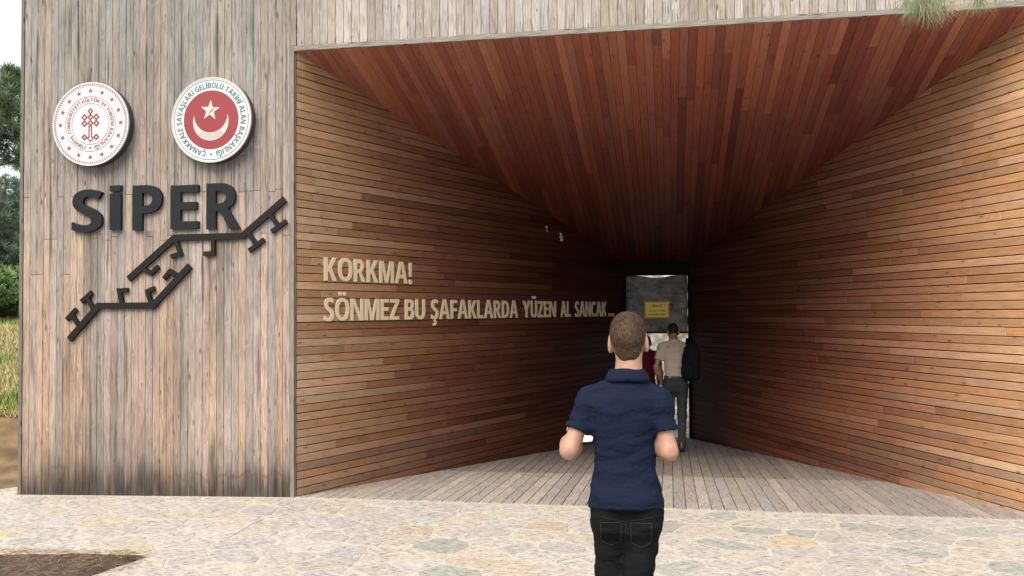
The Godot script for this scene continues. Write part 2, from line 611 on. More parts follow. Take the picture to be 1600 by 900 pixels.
func make_ground() -> void:
	var f := FastNoiseLite.new()
	f.seed = 3
	f.frequency = 0.35
	f.fractal_octaves = 4
	var st := new_st()
	var xs := []
	var zs := []
	for v in [-700.0, -400.0, -200.0, -110.0, -70.0, -50.0, -40.0, -32.0]:
		xs.append(v)
		zs.append(v)
	var q := -26.0
	while q < -1.0:
		xs.append(q)
		zs.append(q)
		q += 0.6
	for v in [0.0, 2.0, 5.0, 9.0, 14.0, 22.0, 40.0, 90.0, 200.0, 400.0, 700.0]:
		xs.append(v)
		zs.append(v)
	var nx := xs.size()
	var pts := []
	for z in zs:
		for x in xs:
			var y := bank_height(x, z)
			y += (0.10 * f.get_noise_2d(x * 1.2, z * 1.2) + 0.05 * f.get_noise_2d(x * 5.0, z * 5.0)) * smoothstep(0.0, 0.5, y)
			if x > -2.7 and x < 9.2 and z > -13.6 and z < -0.3:
				y = -1.2
			if Vector2(x, z).length() > 60.0:
				y = 2.0 if x < -30.0 and z < 0.0 else 0.0
			pts.append(Vector3(x, y - 0.12 if y < 0.001 else y - 0.12, z))
	for j in zs.size() - 1:
		for i in nx - 1:
			for t in [[0, 1, nx + 1], [0, nx + 1, nx]]:
				for k in 3:
					var p: Vector3 = pts[j * nx + i + t[k]]
					var g := f.get_noise_2d(p.x * 1.6 + 30.0, p.z * 1.6)
					var c := Color(0.95, 0.92, 0.80).lerp(Color(0.55, 0.78, 0.38), clampf(0.42 + 1.6 * g, 0.0, 1.0) * smoothstep(0.35, 0.8, p.y))
					if p.y < 0.55:
						c = c.lerp(Color(0.62, 0.48, 0.38), 0.75)
					st.set_color(c)
					st.add_vertex(p)
	st.index()
	st.generate_normals()
	struct_part("ground", st.commit(), M.earth, "dry grassy earth rising to a bank left of the building")
	# dry and green grass on the part of the bank that can be seen
	var blade := new_st()
	for k in 7:
		var a := k * 0.9
		var dir := Vector3(cos(a), 0, sin(a))
		var base := Vector3(cos(a * 2.1), 0, sin(a * 2.1)) * 0.035
		var top := base + Vector3(0, 0.042 + 0.012 * (k % 4), 0) + dir * (0.03 + 0.01 * (k % 3))
		var side := dir.cross(Vector3.UP) * 0.004
		tri(blade, base - side, base + side, top, dir.cross(side).normalized() + Vector3(0, 0.8, 0))
	var gm := MultiMesh.new()
	gm.transform_format = MultiMesh.TRANSFORM_3D
	gm.use_colors = true
	gm.mesh = blade.commit()
	var spots := []
	while spots.size() < 34000:
		var d := rng.randf_range(2.0, 15.0)
		var side_off := rng.randf_range(-1.0, 1.0) * (0.8 + d * 0.10)
		if spots.size() >= 15000:
			side_off = rng.randf_range(-1.0, 0.2) * (2.0 + d * 0.55)
		var p := Vector2(-3.3, -0.1) + Vector2(-0.635, -0.773) * d + Vector2(0.773, -0.635) * side_off
		var y := bank_height(p.x, p.y)
		if y > 0.42 - 0.22 * rng.randf() * rng.randf() and p.x < -3.0:
			spots.append(Vector3(p.x, y - 0.13 + 0.10 * f.get_noise_2d(p.x * 1.2, p.y * 1.2), p.y))
	gm.instance_count = spots.size()
	for i in spots.size():
		var p: Vector3 = spots[i]
		var g := f.get_noise_2d(p.x * 1.6 + 30.0, p.z * 1.6)
		var s := rng.randf_range(0.7, 1.7)
		gm.set_instance_transform(i, Transform3D(Basis(Vector3.UP, rng.randf() * TAU).scaled(Vector3(s, s * rng.randf_range(0.7, 1.3), s)), p))
		var dry := Color(0.40, 0.35, 0.17)
		gm.set_instance_color(i, dry.lerp(Color(0.20, 0.25, 0.06), clampf(0.52 + 3.0 * g + rng.randf_range(-0.25, 0.25), 0.0, 1.0)))
	var mi := MultiMeshInstance3D.new()
	mi.name = "grass"
	mi.multimesh = gm
	var mm := plain_mat(Color.WHITE, 0.9)
	mm.vertex_color_use_as_albedo = true
	mi.material_override = mm
	mi.set_meta("kind", "stuff")
	tag(mi, "dry yellow and green grass covering the bank left of the building", "grass")
	add_child(mi)


func pave_y(x: float) -> float:
	return 0.02 * minf(x, 0.0)


func make_pavement() -> void:
	var st := new_st()
	var xs := [-9.0, -6.0, -2.95, 0.0, 11.0]
	# mortar bed; it runs on a little behind the left corner of the building
	for i in xs.size() - 1:
		var z0: float = -0.62 if i < 2 else -0.02
		var a: float = xs[i]
		var b: float = xs[i + 1]
		quad(st, Vector3(a, pave_y(a), z0), Vector3(b, pave_y(b), z0), Vector3(b, pave_y(b), 14.0), Vector3(a, pave_y(a), 14.0), Vector3.UP)
		quad(st, Vector3(a, pave_y(a), z0), Vector3(b, pave_y(b), z0), Vector3(b, pave_y(b) - 0.2, z0), Vector3(a, pave_y(a) - 0.2, z0), Vector3(0, 0, -1))
	var pv := struct_part("pavement", st.commit(), M.mortar, "pale crazy paving of flat stones set in cream mortar")
	# the stones
	var seeds := []
	var step := 0.315
	var x := -4.2
	while x < 8.4:
		var z := -0.5
		while z < 5.0:
			var p := Vector2(x + rng.randf_range(-0.45, 0.45) * step, z + rng.randf_range(-0.45, 0.45) * step)
			seeds.append(p)
			z += step
		x += step
	var blue := [Vector2(3.85, 0.14), Vector2(4.11, 0.64), Vector2(4.42, 0.72), Vector2(4.92, 0.5), Vector2(5.2, 0.63), Vector2(3.86, 1.18), Vector2(5.13, 1.21), Vector2(3.51, 1.78), Vector2(5.64, 1.52), Vector2(1.78, 1.5), Vector2(-1.4, 1.68), Vector2(1.98, 2.09), Vector2(3.38, 0.58), Vector2(5.73, 0.5)]
	var warm := [Vector2(1.58, 1.22), Vector2(-1.85, 1.42), Vector2(4.27, 0.95), Vector2(-0.4, 1.9)]
	var pink := [Vector2(2.08, 1.86), Vector2(2.38, 1.95), Vector2(2.43, 0.78), Vector2(1.42, 1.08), Vector2(-1.33, 0.93)]
	var special := {}
	for pair in [[blue, Color(0.31, 0.31, 0.285)], [warm, Color(0.43, 0.36, 0.265)], [pink, Color(0.41, 0.345, 0.285)]]:
		for p in pair[0]:
			var best := 0
			for i in seeds.size():
				if seeds[i].distance_squared_to(p) < seeds[best].distance_squared_to(p):
					best = i
			seeds[best] = p
			special[best] = pair[1]
	var shown := 0
	var rest := new_st()
	var bed := PackedVector2Array([Vector2(-9, 2.06), Vector2(-0.62, 2.06), Vector2(-0.22, 2.1), Vector2(-0.22, 9), Vector2(-9, 9)])
	var order := range(seeds.size())
	var eye := Vector2(3.43, 7.83)
	order.sort_custom(func(a, b): return seeds[a].distance_squared_to(eye) < seeds[b].distance_squared_to(eye))
	for i in order:
		var c: Vector2 = seeds[i]
		var q := PackedVector2Array([c + Vector2(-0.6, -0.6), c + Vector2(0.6, -0.6), c + Vector2(0.6, 0.6), c + Vector2(-0.6, 0.6)])
		for j in seeds.size():
			if j != i and seeds[j].distance_squared_to(c) < 1.1:
				var n: Vector2 = (seeds[j] - c).normalized()
				q = clip_half(q, n, n.dot((seeds[j] + c) * 0.5))
				if q.size() < 3:
					break
		if q.size() < 3:
			continue
		# stay clear of the deck, the building and the soil bed
		if c.x > -2.95:
			q = clip_half(q, Vector2(0, -1), -0.05)
		else:
			q = clip_half(q, Vector2(0, -1), 0.55)
		if c.x < -0.2 and c.y > 1.6:
			if c.y > 2.0:
				continue
			q = clip_half(q, Vector2(0, 1), 2.02)
		q = inset(tidy(q), rng.randf_range(0.004, 0.010))
		if q.size() < 3 or area(q) < 0.006:
			continue
		# knock the corners off
		for k in q.size():
			var dirv := (q[k % q.size()] - c).normalized()
			var far := 0.0
			for p in q:
				far = maxf(far, (p - c).dot(dirv))
			q = clip_half(q, dirv, c.dot(dirv) + far - rng.randf_range(0.008, 0.03))
			if q.size() < 3:
				break
		q = tidy(q)
		if q.size() < 3:
			continue
		var tone: Color = [Color(0.396, 0.361, 0.335), Color(0.377, 0.342, 0.314), Color(0.407, 0.380, 0.363), Color(0.384, 0.357, 0.342), Color(0.407, 0.361, 0.317), Color(0.372, 0.350, 0.346)][rng.randi() % 6]
		tone = tone * rng.randf_range(0.93, 1.04)
		if special.has(i):
			tone = special[i] * rng.randf_range(0.9, 1.1)
		elif rng.randf() < 0.03:
			tone = Color(0.40, 0.375, 0.325)
		tone.a = 1.0
		var slope := 0.02 if c.x < 0.0 else 0.0
		var u := Vector3(1, slope, 0).normalized()
		var n3 := Vector3(-slope + rng.randf_range(-0.010, 0.010), 1, rng.randf_range(-0.010, 0.010)).normalized()
		# local frame: x to the right, second axis towards the viewer
		var fr := [Vector3(c.x, pave_y(c.x), c.y), (u - n3 * u.dot(n3)).normalized(), Vector3.ZERO, n3]
		fr[2] = fr[1].cross(n3) * -1.0
		var loc := PackedVector2Array()
		for p in q:
			loc.append(Vector2(p.x - c.x, p.y - c.y))
		if fr[2].z < 0:
			fr[2] = -fr[2]
		fr[1] = Vector3(fr[1].x, fr[1].y, fr[1].z)
		var visible := c.y < 2.9 and c.x > -3.3 - 0.0 and c.x < 6.6
		var lift := rng.randf_range(0.001, 0.005)
		if visible and shown < 300:
			var s2 := new_st()
			if slab(s2, loc, fr, lift, 0.03, 0.003, tone, 0, Vector2.ZERO):
				part("stone", s2.commit(), M.stone, pv)
				shown += 1
		else:
			slab(rest, loc, fr, lift, 0.03, 0.003, tone, 0, Vector2.ZERO)
	var r := part("paving_stones", rest.commit(), M.stone, pv)
	r.set_meta("kind", "stuff")


func make_soil_bed() -> void:
	var edge := []
	for p in [Vector2(-7.5, 2.02), Vector2(-4.5, 2.09), Vector2(-2.6, 2.10), Vector2(-1.6, 2.14), Vector2(-1.05, 2.09), Vector2(-0.72, 2.05), Vector2(-0.36, 2.045), Vector2(-0.22, 2.06), Vector2(-0.23, 2.17), Vector2(-0.28, 2.34), Vector2(-0.34, 2.8), Vector2(-0.4, 4.0), Vector2(-0.4, 7.0), Vector2(-7.5, 7.0)]:
		edge.append(p)
	var f := FastNoiseLite.new()
	f.seed = 77
	f.frequency = 2.2
	var pts := PackedVector2Array()
	for i in edge.size():
		var a: Vector2 = edge[i]
		var b: Vector2 = edge[(i + 1) % edge.size()]
		var n := maxi(1, int(a.distance_to(b) / 0.06)) if a.y < 3.0 and b.y < 3.0 else 1
		for k in n:
			var p := a.lerp(b, k / float(n))
			pts.append(p + Vector2(0.0, 0.03 * f.get_noise_2d(p.x * 2.0, p.y * 3.0)) + Vector2(0.02 * f.get_noise_2d(p.y * 5.0, 9.0), 0))
	var st := new_st()
	# a fine grid inside the outline
	var x := -7.6
	var cell := 0.08
	while x < 0.0:
		var z := 1.9
		while z < 3.6:
			var c4 := [Vector2(x, z), Vector2(x + cell, z), Vector2(x + cell, z + cell), Vector2(x, z + cell)]
			var parts := Geometry2D.intersect_polygons(PackedVector2Array(c4), pts)
			for q in parts:
				var idx := Geometry2D.triangulate_polygon(q)
				for k in range(0, idx.size(), 3):
					var v := []
					for m in 3:
						var p := q[idx[k + m]]
						var e := 9.0
						for s in pts.size():
							e = minf(e, p.distance_to(Geometry2D.get_closest_point_to_segment(p, pts[s], pts[(s + 1) % pts.size()])))
							if e < 0.001:
								break
						v.append(Vector3(p.x, pave_y(p.x) + 0.012 + 0.03 * smoothstep(0.0, 0.15, e) + 0.018 * f.get_noise_2d(p.x * 3.0, p.y * 3.0) * smoothstep(0.0, 0.1, e), p.y))
					var n: Vector3 = (v[1] - v[0]).cross(v[2] - v[0]).normalized()
					if n.y < 0:
						n = -n
					tri(st, v[0], v[1], v[2], n)
			z += cell
		x += cell
	add_box(st, Vector3(-7.5, -0.25, 3.58), Vector3(-0.42, -0.02, 7.0))
	var bed := struct_part("soil", st.commit(), M.soil, "brown bare soil bed with a ragged edge in the paving")
	# fallen needles and crumbs over the bed and its edge
	var needle := new_st()
	add_tube(needle, [Vector3(-0.035, 0, 0), Vector3(0, 0.004, 0.003), Vector3(0.035, 0, 0)], [0.0008, 0.0013, 0.0006], 3)
	var mm := MultiMesh.new()
	mm.transform_format = MultiMesh.TRANSFORM_3D
	mm.use_colors = true
	mm.mesh = needle.commit()
	mm.instance_count = 2200
	for i in 2200:
		var p := Vector2(rng.randf_range(-2.2, -0.15), rng.randf_range(1.95, 2.9))
		if i > 1900:
			p = Vector2(rng.randf_range(-2.6, 1.6), rng.randf_range(0.1, 2.2))
		var inside := Geometry2D.is_point_in_polygon(p, pts)
		var y := pave_y(p.x) + (0.045 if inside else 0.012)
		mm.set_instance_transform(i, Transform3D(Basis(Vector3.UP, rng.randf() * TAU) * Basis(Vector3(0, 0, 1), rng.randf_range(-0.25, 0.25)) * rng.randf_range(0.6, 1.3), Vector3(p.x, y, p.y)))
		mm.set_instance_color(i, Color(0.30, 0.19, 0.11) * rng.randf_range(0.4, 1.3))
	var mi := MultiMeshInstance3D.new()
	mi.name = "fallen_needles"
	mi.multimesh = mm
	var nm := plain_mat(Color.WHITE, 0.9)
	nm.vertex_color_use_as_albedo = true
	mi.material_override = nm
	mi.set_meta("kind", "stuff")
	tag(mi, "fallen brown pine needles scattered over the soil and paving", "pine needles")
	add_child(mi)


# =====================================================================  timber
func pick(list: Array, jitter := 0.10) -> Color:
	var c: Color = list[rng.randi() % list.size()]
	var k := rng.randf_range(1.0 - jitter, 1.0 + jitter)
	return Color(c.r * k, c.g * k * rng.randf_range(0.985, 1.015), c.b * k * rng.randf_range(0.96, 1.04))


func make_deck() -> void:
	var a := 0.05 / sqrt(1.0 + 0.0025)
	var b := 1.0 / sqrt(1.0 + 0.0025)
	var fr := [Vector3(0, 0.008, 0), Vector3(1, 0, 0), Vector3(0, -a, -b), Vector3(0, b, -a)]
	var st := new_st()
	slab(st, PackedVector2Array([Vector2(-0.05, -0.005), Vector2(W + 0.05, -0.005), Vector2(DOOR_R + 0.3, DEPTH + 0.25), Vector2(DOOR_L - 0.3, DEPTH + 0.25)]), fr, -0.026, 0.12, 0.002, Color.WHITE, 1, Vector2.ZERO)
	var deck := struct_part("deck", st.commit(), M.backing_grey, "ramped grey timber deck narrowing towards the dark doorway")
	var shape := PackedVector2Array([Vector2(0.0, 0.0), Vector2(W, 0.0), Vector2(DOOR_R + 0.02, DEPTH + 0.02), Vector2(DOOR_L - 0.02, DEPTH + 0.02)])
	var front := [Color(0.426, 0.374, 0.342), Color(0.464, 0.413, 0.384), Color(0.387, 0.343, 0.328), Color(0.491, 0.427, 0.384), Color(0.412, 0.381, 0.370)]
	var deep := [Color(0.234, 0.202, 0.200), Color(0.275, 0.236, 0.231), Color(0.206, 0.173, 0.173), Color(0.261, 0.215, 0.200)]  # boards further in painted darker, standing in for shade behind the lintel
	var pitch := W / 60.0
	var cuts := [0.0, 2.08, 4.15, 5.6, DEPTH + 0.03]
	for i in 60:
		var col := band(shape, 0, i * pitch + 0.003, (i + 1) * pitch - 0.003)
		if col.size() < 3:
			continue
		for k in 4:
			var seg := band(col, 1, cuts[k] + 0.0015, cuts[k + 1] - 0.0015)
			if seg.size() < 3:
				continue
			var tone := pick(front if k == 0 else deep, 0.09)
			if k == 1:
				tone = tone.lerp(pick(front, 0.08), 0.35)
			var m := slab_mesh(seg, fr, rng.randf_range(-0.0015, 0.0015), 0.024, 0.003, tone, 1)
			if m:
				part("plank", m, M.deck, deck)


func make_building() -> void:
	var b := thing("timber_building", "timber building clad in weathered vertical boards around the dark funnel entrance", "building", Vector3.ZERO)
	var fr := [Vector3.ZERO, Vector3(1, 0, 0), Vector3(0, 1, 0), Vector3(0, 0, 1)]
	var top := 5.45
	# the carcass behind the boards
	var st := new_st()
	add_box(st, Vector3(-2.90, -0.25, -0.14), Vector3(-0.03, top - 0.02, -0.024))
	add_box(st, Vector3(-0.03, H + 0.03, -0.14), Vector3(W + 0.03, top - 0.02, -0.024))
	add_box(st, Vector3(W + 0.03, -0.25, -0.14), Vector3(9.35, top - 0.02, -0.024))
	part("frame", st.commit(), M.backing_grey, b)
	var wood := tri_mat(Color(0.26, 0.225, 0.19), M.fine, 1.5, 0.85)
	part("side_wall", box_mesh(Vector3(-2.92, -0.25, -7.0), Vector3(-2.86, top - 0.03, -0.142)), wood, b)
	part("side_wall", box_mesh(Vector3(9.31, -0.25, -7.0), Vector3(9.37, top - 0.03, -0.142)), wood, b)
	st = new_st()
	add_box(st, Vector3(-2.85, -0.6, -6.95), Vector3(DOOR_L - 0.012, top - 0.03, -6.72))
	add_box(st, Vector3(DOOR_R + 0.012, -0.6, -6.95), Vector3(9.3, top - 0.03, -6.72))
	add_box(st, Vector3(DOOR_L - 0.012, HEAD, -6.95), Vector3(DOOR_R + 0.012, top - 0.03, -6.72))
	part("back_wall", st.commit(), M.shade_black, b)
	part("roof", box_mesh(Vector3(-2.95, top - 0.015, -7.05), Vector3(9.4, top + 0.10, 0.03)), wood, b)
	# vertical boards
	var left_tones := [Color(0.516, 0.411, 0.348), Color(0.472, 0.398, 0.358), Color(0.429, 0.378, 0.365), Color(0.546, 0.424, 0.348), Color(0.575, 0.452, 0.388), Color(0.402, 0.335, 0.299), Color(0.487, 0.363, 0.282), Color(0.416, 0.383, 0.388), Color(0.516, 0.446, 0.417), Color(0.531, 0.398, 0.322)]
	var top_tones := [Color(0.479, 0.434, 0.394), Color(0.521, 0.475, 0.439), Color(0.448, 0.411, 0.383), Color(0.542, 0.506, 0.484), Color(0.417, 0.370, 0.326), Color(0.489, 0.465, 0.463), Color(0.468, 0.411, 0.360)]
	var n := 38
	var pitch := 2.80 / n
	var rect := Rect2(-2.95, -0.1, 3.0, 5.6)
	for i in n:
		var x0 := -2.853 + i * pitch
		var cuts := [-0.10, top]
		var r := rng.randf()
		if r < 0.42:
			cuts = [-0.10, 2.86 + rng.randf_range(-0.02, 0.02), top]
		elif r < 0.80:
			cuts = [-0.10, 2.44 + rng.randf_range(-0.03, 0.03), top]
		elif r < 0.9:
			cuts = [-0.10, 2.10, top]
		var base := pick(left_tones, 0.08)
		for k in cuts.size() - 1:
			var q := PackedVector2Array([Vector2(x0 + 0.0014, cuts[k] + 0.001), Vector2(x0 + pitch - 0.0014, cuts[k] + 0.001), Vector2(x0 + pitch - 0.0014, cuts[k + 1] - 0.002), Vector2(x0 + 0.0014, cuts[k + 1] - 0.002)])
			var tone := base if k == 0 else base.lerp(pick(left_tones, 0.08), 0.7)
			if k > 0:
				tone = tone.lerp(Color(0.34, 0.325, 0.30), 0.35)
			var o := part("plank", slab_mesh(q, fr, rng.randf_range(-0.002, 0.002), 0.021, 0.0025, tone, 1, rect), M.facade, b)
	var pitch2 := W / 84.0
	for i in 84:
		var x0 := 0.014 + i * pitch2
		var q := PackedVector2Array([Vector2(x0 + 0.0014, H + 0.052), Vector2(x0 + pitch2 - 0.0014, H + 0.052), Vector2(x0 + pitch2 - 0.0014, top), Vector2(x0 + 0.0014, top)])
		part("plank", slab_mesh(q, fr, rng.randf_range(-0.002, 0.002), 0.021, 0.0025, pick(top_tones, 0.08), 1), M.fascia, b)
	var right := new_st()
	for i in 38:
		var x0 := W + 0.06 + i * pitch
		slab(right, PackedVector2Array([Vector2(x0 + 0.0014, -0.1), Vector2(x0 + pitch - 0.0014, -0.1), Vector2(x0 + pitch - 0.0014, top), Vector2(x0 + 0.0014, top)]), fr, 0.0, 0.021, 0.0025, pick(left_tones, 0.08), 1, Vector2(rng.randf(), rng.randf()))
	var rr := part("far_planks", right.commit(), M.fascia, b)
	rr.set_meta("kind", "stuff")
	# trims: lintel strip, corner posts, outer corner boards
	var m1 := slab_mesh(PackedVector2Array([Vector2(-0.0085, H), Vector2(W + 0.006, H), Vector2(W + 0.006, H + 0.048), Vector2(-0.0085, H + 0.048)]), fr, 0.016, 0.12, 0.004, Color(0.33, 0.31, 0.28), 0)
	part("lintel_strip", m1, M.fascia, b)
	for k in 2:
		var xa := -0.050 if k == 0 else W + 0.010
		var m2 := slab_mesh(PackedVector2Array([Vector2(xa, -0.08), Vector2(xa + 0.040, -0.08), Vector2(xa + 0.040, H + 0.050 if k == 0 else top), Vector2(xa, H + 0.050 if k == 0 else top)]), fr, 0.010, 0.05, 0.004, Color(0.31, 0.28, 0.245), 1)
		part("corner_post", m2, M.fascia, b)
	part("corner_post", slab_mesh(PackedVector2Array([Vector2(-0.050, H + 0.053), Vector2(0.010, H + 0.053), Vector2(0.010, top), Vector2(-0.050, top)]), fr, 0.003, 0.024, 0.003, Color(0.34, 0.30, 0.25), 1), M.fascia, b)
	part("corner_post", slab_mesh(PackedVector2Array([Vector2(-0.0085, -0.08), Vector2(0.006, -0.08), Vector2(0.006, H - 0.003), Vector2(-0.0085, H - 0.003)]), fr, -0.004, 0.04, 0.002, Color(0.10, 0.085, 0.075), 1), M.fascia, b)
	part("corner_board", slab_mesh(PackedVector2Array([Vector2(-2.895, -0.12), Vector2(-2.857, -0.12), Vector2(-2.857, top), Vector2(-2.895, top)]), fr, 0.006, 0.05, 0.003, Color(0.21, 0.185, 0.16), 1), M.fascia, b)
	# boarded head over the doorway
	var hd := [Vector3(0, 0, -6.70), Vector3(1, 0, 0), Vector3(0, 1, 0), Vector3(0, 0, 1)]
	for k in 3:
		part("plank", slab_mesh(PackedVector2Array([Vector2(DOOR_L - 0.04, HEAD + k * 0.077), Vector2(DOOR_R + 0.04, HEAD + k * 0.077), Vector2(DOOR_R + 0.04, HEAD + k * 0.077 + 0.070), Vector2(DOOR_L - 0.04, HEAD + k * 0.077 + 0.070)]), hd, 0.0, 0.018, 0.002, Color(0.035, 0.016, 0.012), 0), M.shade_black, b)
	for k in 2:
		var xd := DOOR_L - 0.010 if k == 0 else DOOR_R - 0.022
		part("door_jamb", box_mesh(Vector3(xd, -0.5, -6.94), Vector3(xd + 0.032, HEAD - 0.002, -6.64)), M.shade_black, b)


var red_tones := [Color(0.179, 0.057, 0.032), Color(0.160, 0.050, 0.030), Color(0.198, 0.069, 0.039), Color(0.145, 0.043, 0.026), Color(0.188, 0.057, 0.031), Color(0.169, 0.061, 0.039)]
var worn_lit_tones := [Color(0.612, 0.380, 0.216), Color(0.655, 0.421, 0.250), Color(0.546, 0.330, 0.182), Color(0.677, 0.461, 0.293), Color(0.579, 0.340, 0.174)]  # weathered colour, lifted further to paint in light at the mouth


func make_wall(left: bool) -> void:
	var u := Vector3(S if left else -S, 0, -C)
	var n := Vector3(C if left else -C, 0, S)
	var o := Vector3(0.0 if left else W, 0, 0)
	var fr := [o, u, Vector3(0, 1, 0), n]
	var L := DEPTH / C
	var shape := PackedVector2Array([Vector2(0.008, 0.0), Vector2(L, -0.05 * DEPTH), Vector2(L, H - 0.25 * DEPTH), Vector2(0.008, H)])
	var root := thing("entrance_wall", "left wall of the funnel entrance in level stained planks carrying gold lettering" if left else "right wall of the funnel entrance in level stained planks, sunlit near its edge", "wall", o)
	var lf := [Vector3.ZERO, u, Vector3(0, 1, 0), n]
	var st := new_st()
	slab(st, PackedVector2Array([Vector2(0.02, -0.3), Vector2(L + 0.1, -0.7), Vector2(L + 0.1, H - 0.25 * DEPTH + 0.1), Vector2(0.02, H + 0.1)]), lf, -0.020, 0.12, 0.002, Color.WHITE, 0, Vector2.ZERO)
	part("backing", st.commit(), M.backing, root)
	var pitch := H / 54.0
	for i in range(-5, 54):
		var y0 := i * pitch
		var course := band(shape, 1, y0 + 0.0037 + rng.randf_range(-0.0014, 0.0014), y0 + pitch - 0.0037 + rng.randf_range(-0.0014, 0.0014))
		if course.size() < 3:
			continue
		var t := -rng.randf_range(0.0, 2.6)
		while t < L:
			var t1 := t + rng.randf_range(1.2, 2.6)
			if L - t1 < 0.5:
				t1 = L + 0.1
			var seg := band(course, 0, maxf(t, 0.0) + 0.001, t1 - 0.001)
			if seg.size() >= 3:
				# boards bleach near the mouth; the fade to near-black inside is painted shade
				var tone := pick(worn_lit_tones, 0.08).lerp(pick(red_tones, 0.10), rng.randf_range(0.04, 0.28) + (0.0 if left else 0.05))
				if not left:      # right wall lifted in colour, painting in the sunlight it catches
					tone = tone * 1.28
				var stain_shade := pick(red_tones, 0.16) * (0.14 if rng.randf() > 0.12 else 0.10)
				if i < 4 and t < 2.0 and rng.randf() < 0.6:
					tone = tone.lerp(Color(0.30, 0.25, 0.20), 0.5)
				if rng.randf() < 0.05:
					tone = tone * 0.7
				tone.a = 1.0
				stain_shade.a = 1.0
				var m := slab_mesh(seg, lf, rng.randf_range(-0.0015, 0.0015), 0.020, 0.003, tone, 0, Rect2(), stain_shade, (1.75 if left else 2.0) * rng.randf_range(0.85, 1.2))
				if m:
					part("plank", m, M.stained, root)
			t = t1


func make_ceiling() -> void:
	var a := 0.25 / sqrt(1.0625)
	var b := 1.0 / sqrt(1.0625)
	var fr := [Vector3.ZERO, Vector3(1, 0, 0), Vector3(0, -a, -b), Vector3(0, -b, a)]
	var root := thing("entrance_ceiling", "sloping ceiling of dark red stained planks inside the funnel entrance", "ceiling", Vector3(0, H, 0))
	var len := DEPTH / b
	var st := new_st()
	slab(st, PackedVector2Array([Vector2(-0.12, 0.10), Vector2(W + 0.12, 0.10), Vector2(DOOR_R + 0.2, len + 0.12), Vector2(DOOR_L - 0.2, len + 0.12)]), fr, -0.022, 0.10, 0.002, Color.WHITE, 1, Vector2.ZERO)
	part("backing", st.commit(), M.backing, root)
	var shape := PackedVector2Array([Vector2(0.0, 0.004), Vector2(W, 0.004), Vector2(DOOR_R, len), Vector2(DOOR_L, len)])
	var n := 82
	var pitch := W / n
	for i in n:
		var col := band(shape, 0, i * pitch + 0.0012, (i + 1) * pitch - 0.0012)
		if col.size() < 3:
			continue
		var t := -rng.randf_range(0.0, 2.2)
		while t < len:
			var t1 := t + rng.randf_range(1.6, 3.4)
			var seg := band(col, 1, maxf(t, 0.0) + 0.001, t1 - 0.001)
			if seg.size() >= 3:
				var tone := pick(red_tones, 0.12)
				var r := rng.randf()
				if r < 0.10:
					tone = tone.lerp(Color(0.27, 0.11, 0.055), 0.45)
				elif r < 0.20:
					tone = Color(tone.r * 0.76, tone.g * 0.72, tone.b * 0.80)
				var stain_shade := tone * 0.17  # inner ends painted near-black for shade, front ends lifted for light
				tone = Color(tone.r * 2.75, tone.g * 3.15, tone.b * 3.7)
				stain_shade.a = 1.0
				var m := slab_mesh(seg, fr, rng.randf_range(-0.002, 0.002), 0.020, 0.0018, tone, 1, Rect2(), stain_shade, 2.7)
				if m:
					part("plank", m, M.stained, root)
			t = t1


func make_court() -> void:
	# the open trench behind the doorway: pale floor, side walls and a bright end wall under the sky
	struct_part("court_floor", box_mesh(Vector3(1.2, -0.60, -13.2), Vector3(5.4, -0.345, -6.955)), M.concrete, "pale concrete floor of the open yard behind the doorway")
	var t := thing("yard_wall", "bright pale wall of the open yard seen through the doorway", "wall", Vector3(3.3, -0.345, -12.0))
	part("wall", box_mesh(Vector3(-2.1, 0.0, -0.2), Vector3(2.1, 3.0, 0.0)), M.concrete, t)
	part("coping", box_mesh(Vector3(-2.15, 3.002, -0.25), Vector3(2.15, 3.07, 0.05)), M.concrete, t)
	part("wall_return", box_mesh(Vector3(-2.3, 0.0, 0.002), Vector3(-2.102, 3.0, 5.0)), M.concrete, t)
	part("wall_return", box_mesh(Vector3(2.102, 0.0, 0.002), Vector3(2.3, 3.0, 5.0)), M.concrete, t)


# =====================================================================  signs
func disc_poly(r: float, n := 72, c := Vector2.ZERO) -> PackedVector2Array:
	var p := PackedVector2Array()
	for i in n:
		p.append(c + Vector2(cos(TAU * i / n), sin(TAU * i / n)) * r)
	return p


func add_ring(st: SurfaceTool, fr: Array, r0: float, r1: float, back: float, front: float, n := 96) -> void:
	var at := func(r: float, i: int, h: float) -> Vector3: return fr[0] + fr[1] * (cos(TAU * i / n) * r) + fr[2] * (sin(TAU * i / n) * r) + fr[3] * h
	for i in n:
		var d: Vector3 = (at.call(1.0, i, 0.0) - fr[0]).normalized()
		quad(st, at.call(r0, i, front), at.call(r1, i, front), at.call(r1, i + 1, front), at.call(r0, i + 1, front), fr[3])
		quad(st, at.call(r1, i, front), at.call(r1, i + 1, front), at.call(r1, i + 1, back), at.call(r1, i, back), d)
		if r0 > 0.0:
			quad(st, at.call(r0, i, front), at.call(r0, i + 1, front), at.call(r0, i + 1, back), at.call(r0, i, back), -d)


func star_poly(c: Vector2, r: float, turn := 0.0, inner := 0.42) -> PackedVector2Array:
	var p := PackedVector2Array()
	for i in 10:
		var a := turn + PI / 2.0 + TAU * i / 10.0
		p.append(c + Vector2(cos(a), sin(a)) * (r if i % 2 == 0 else r * inner))
	return p


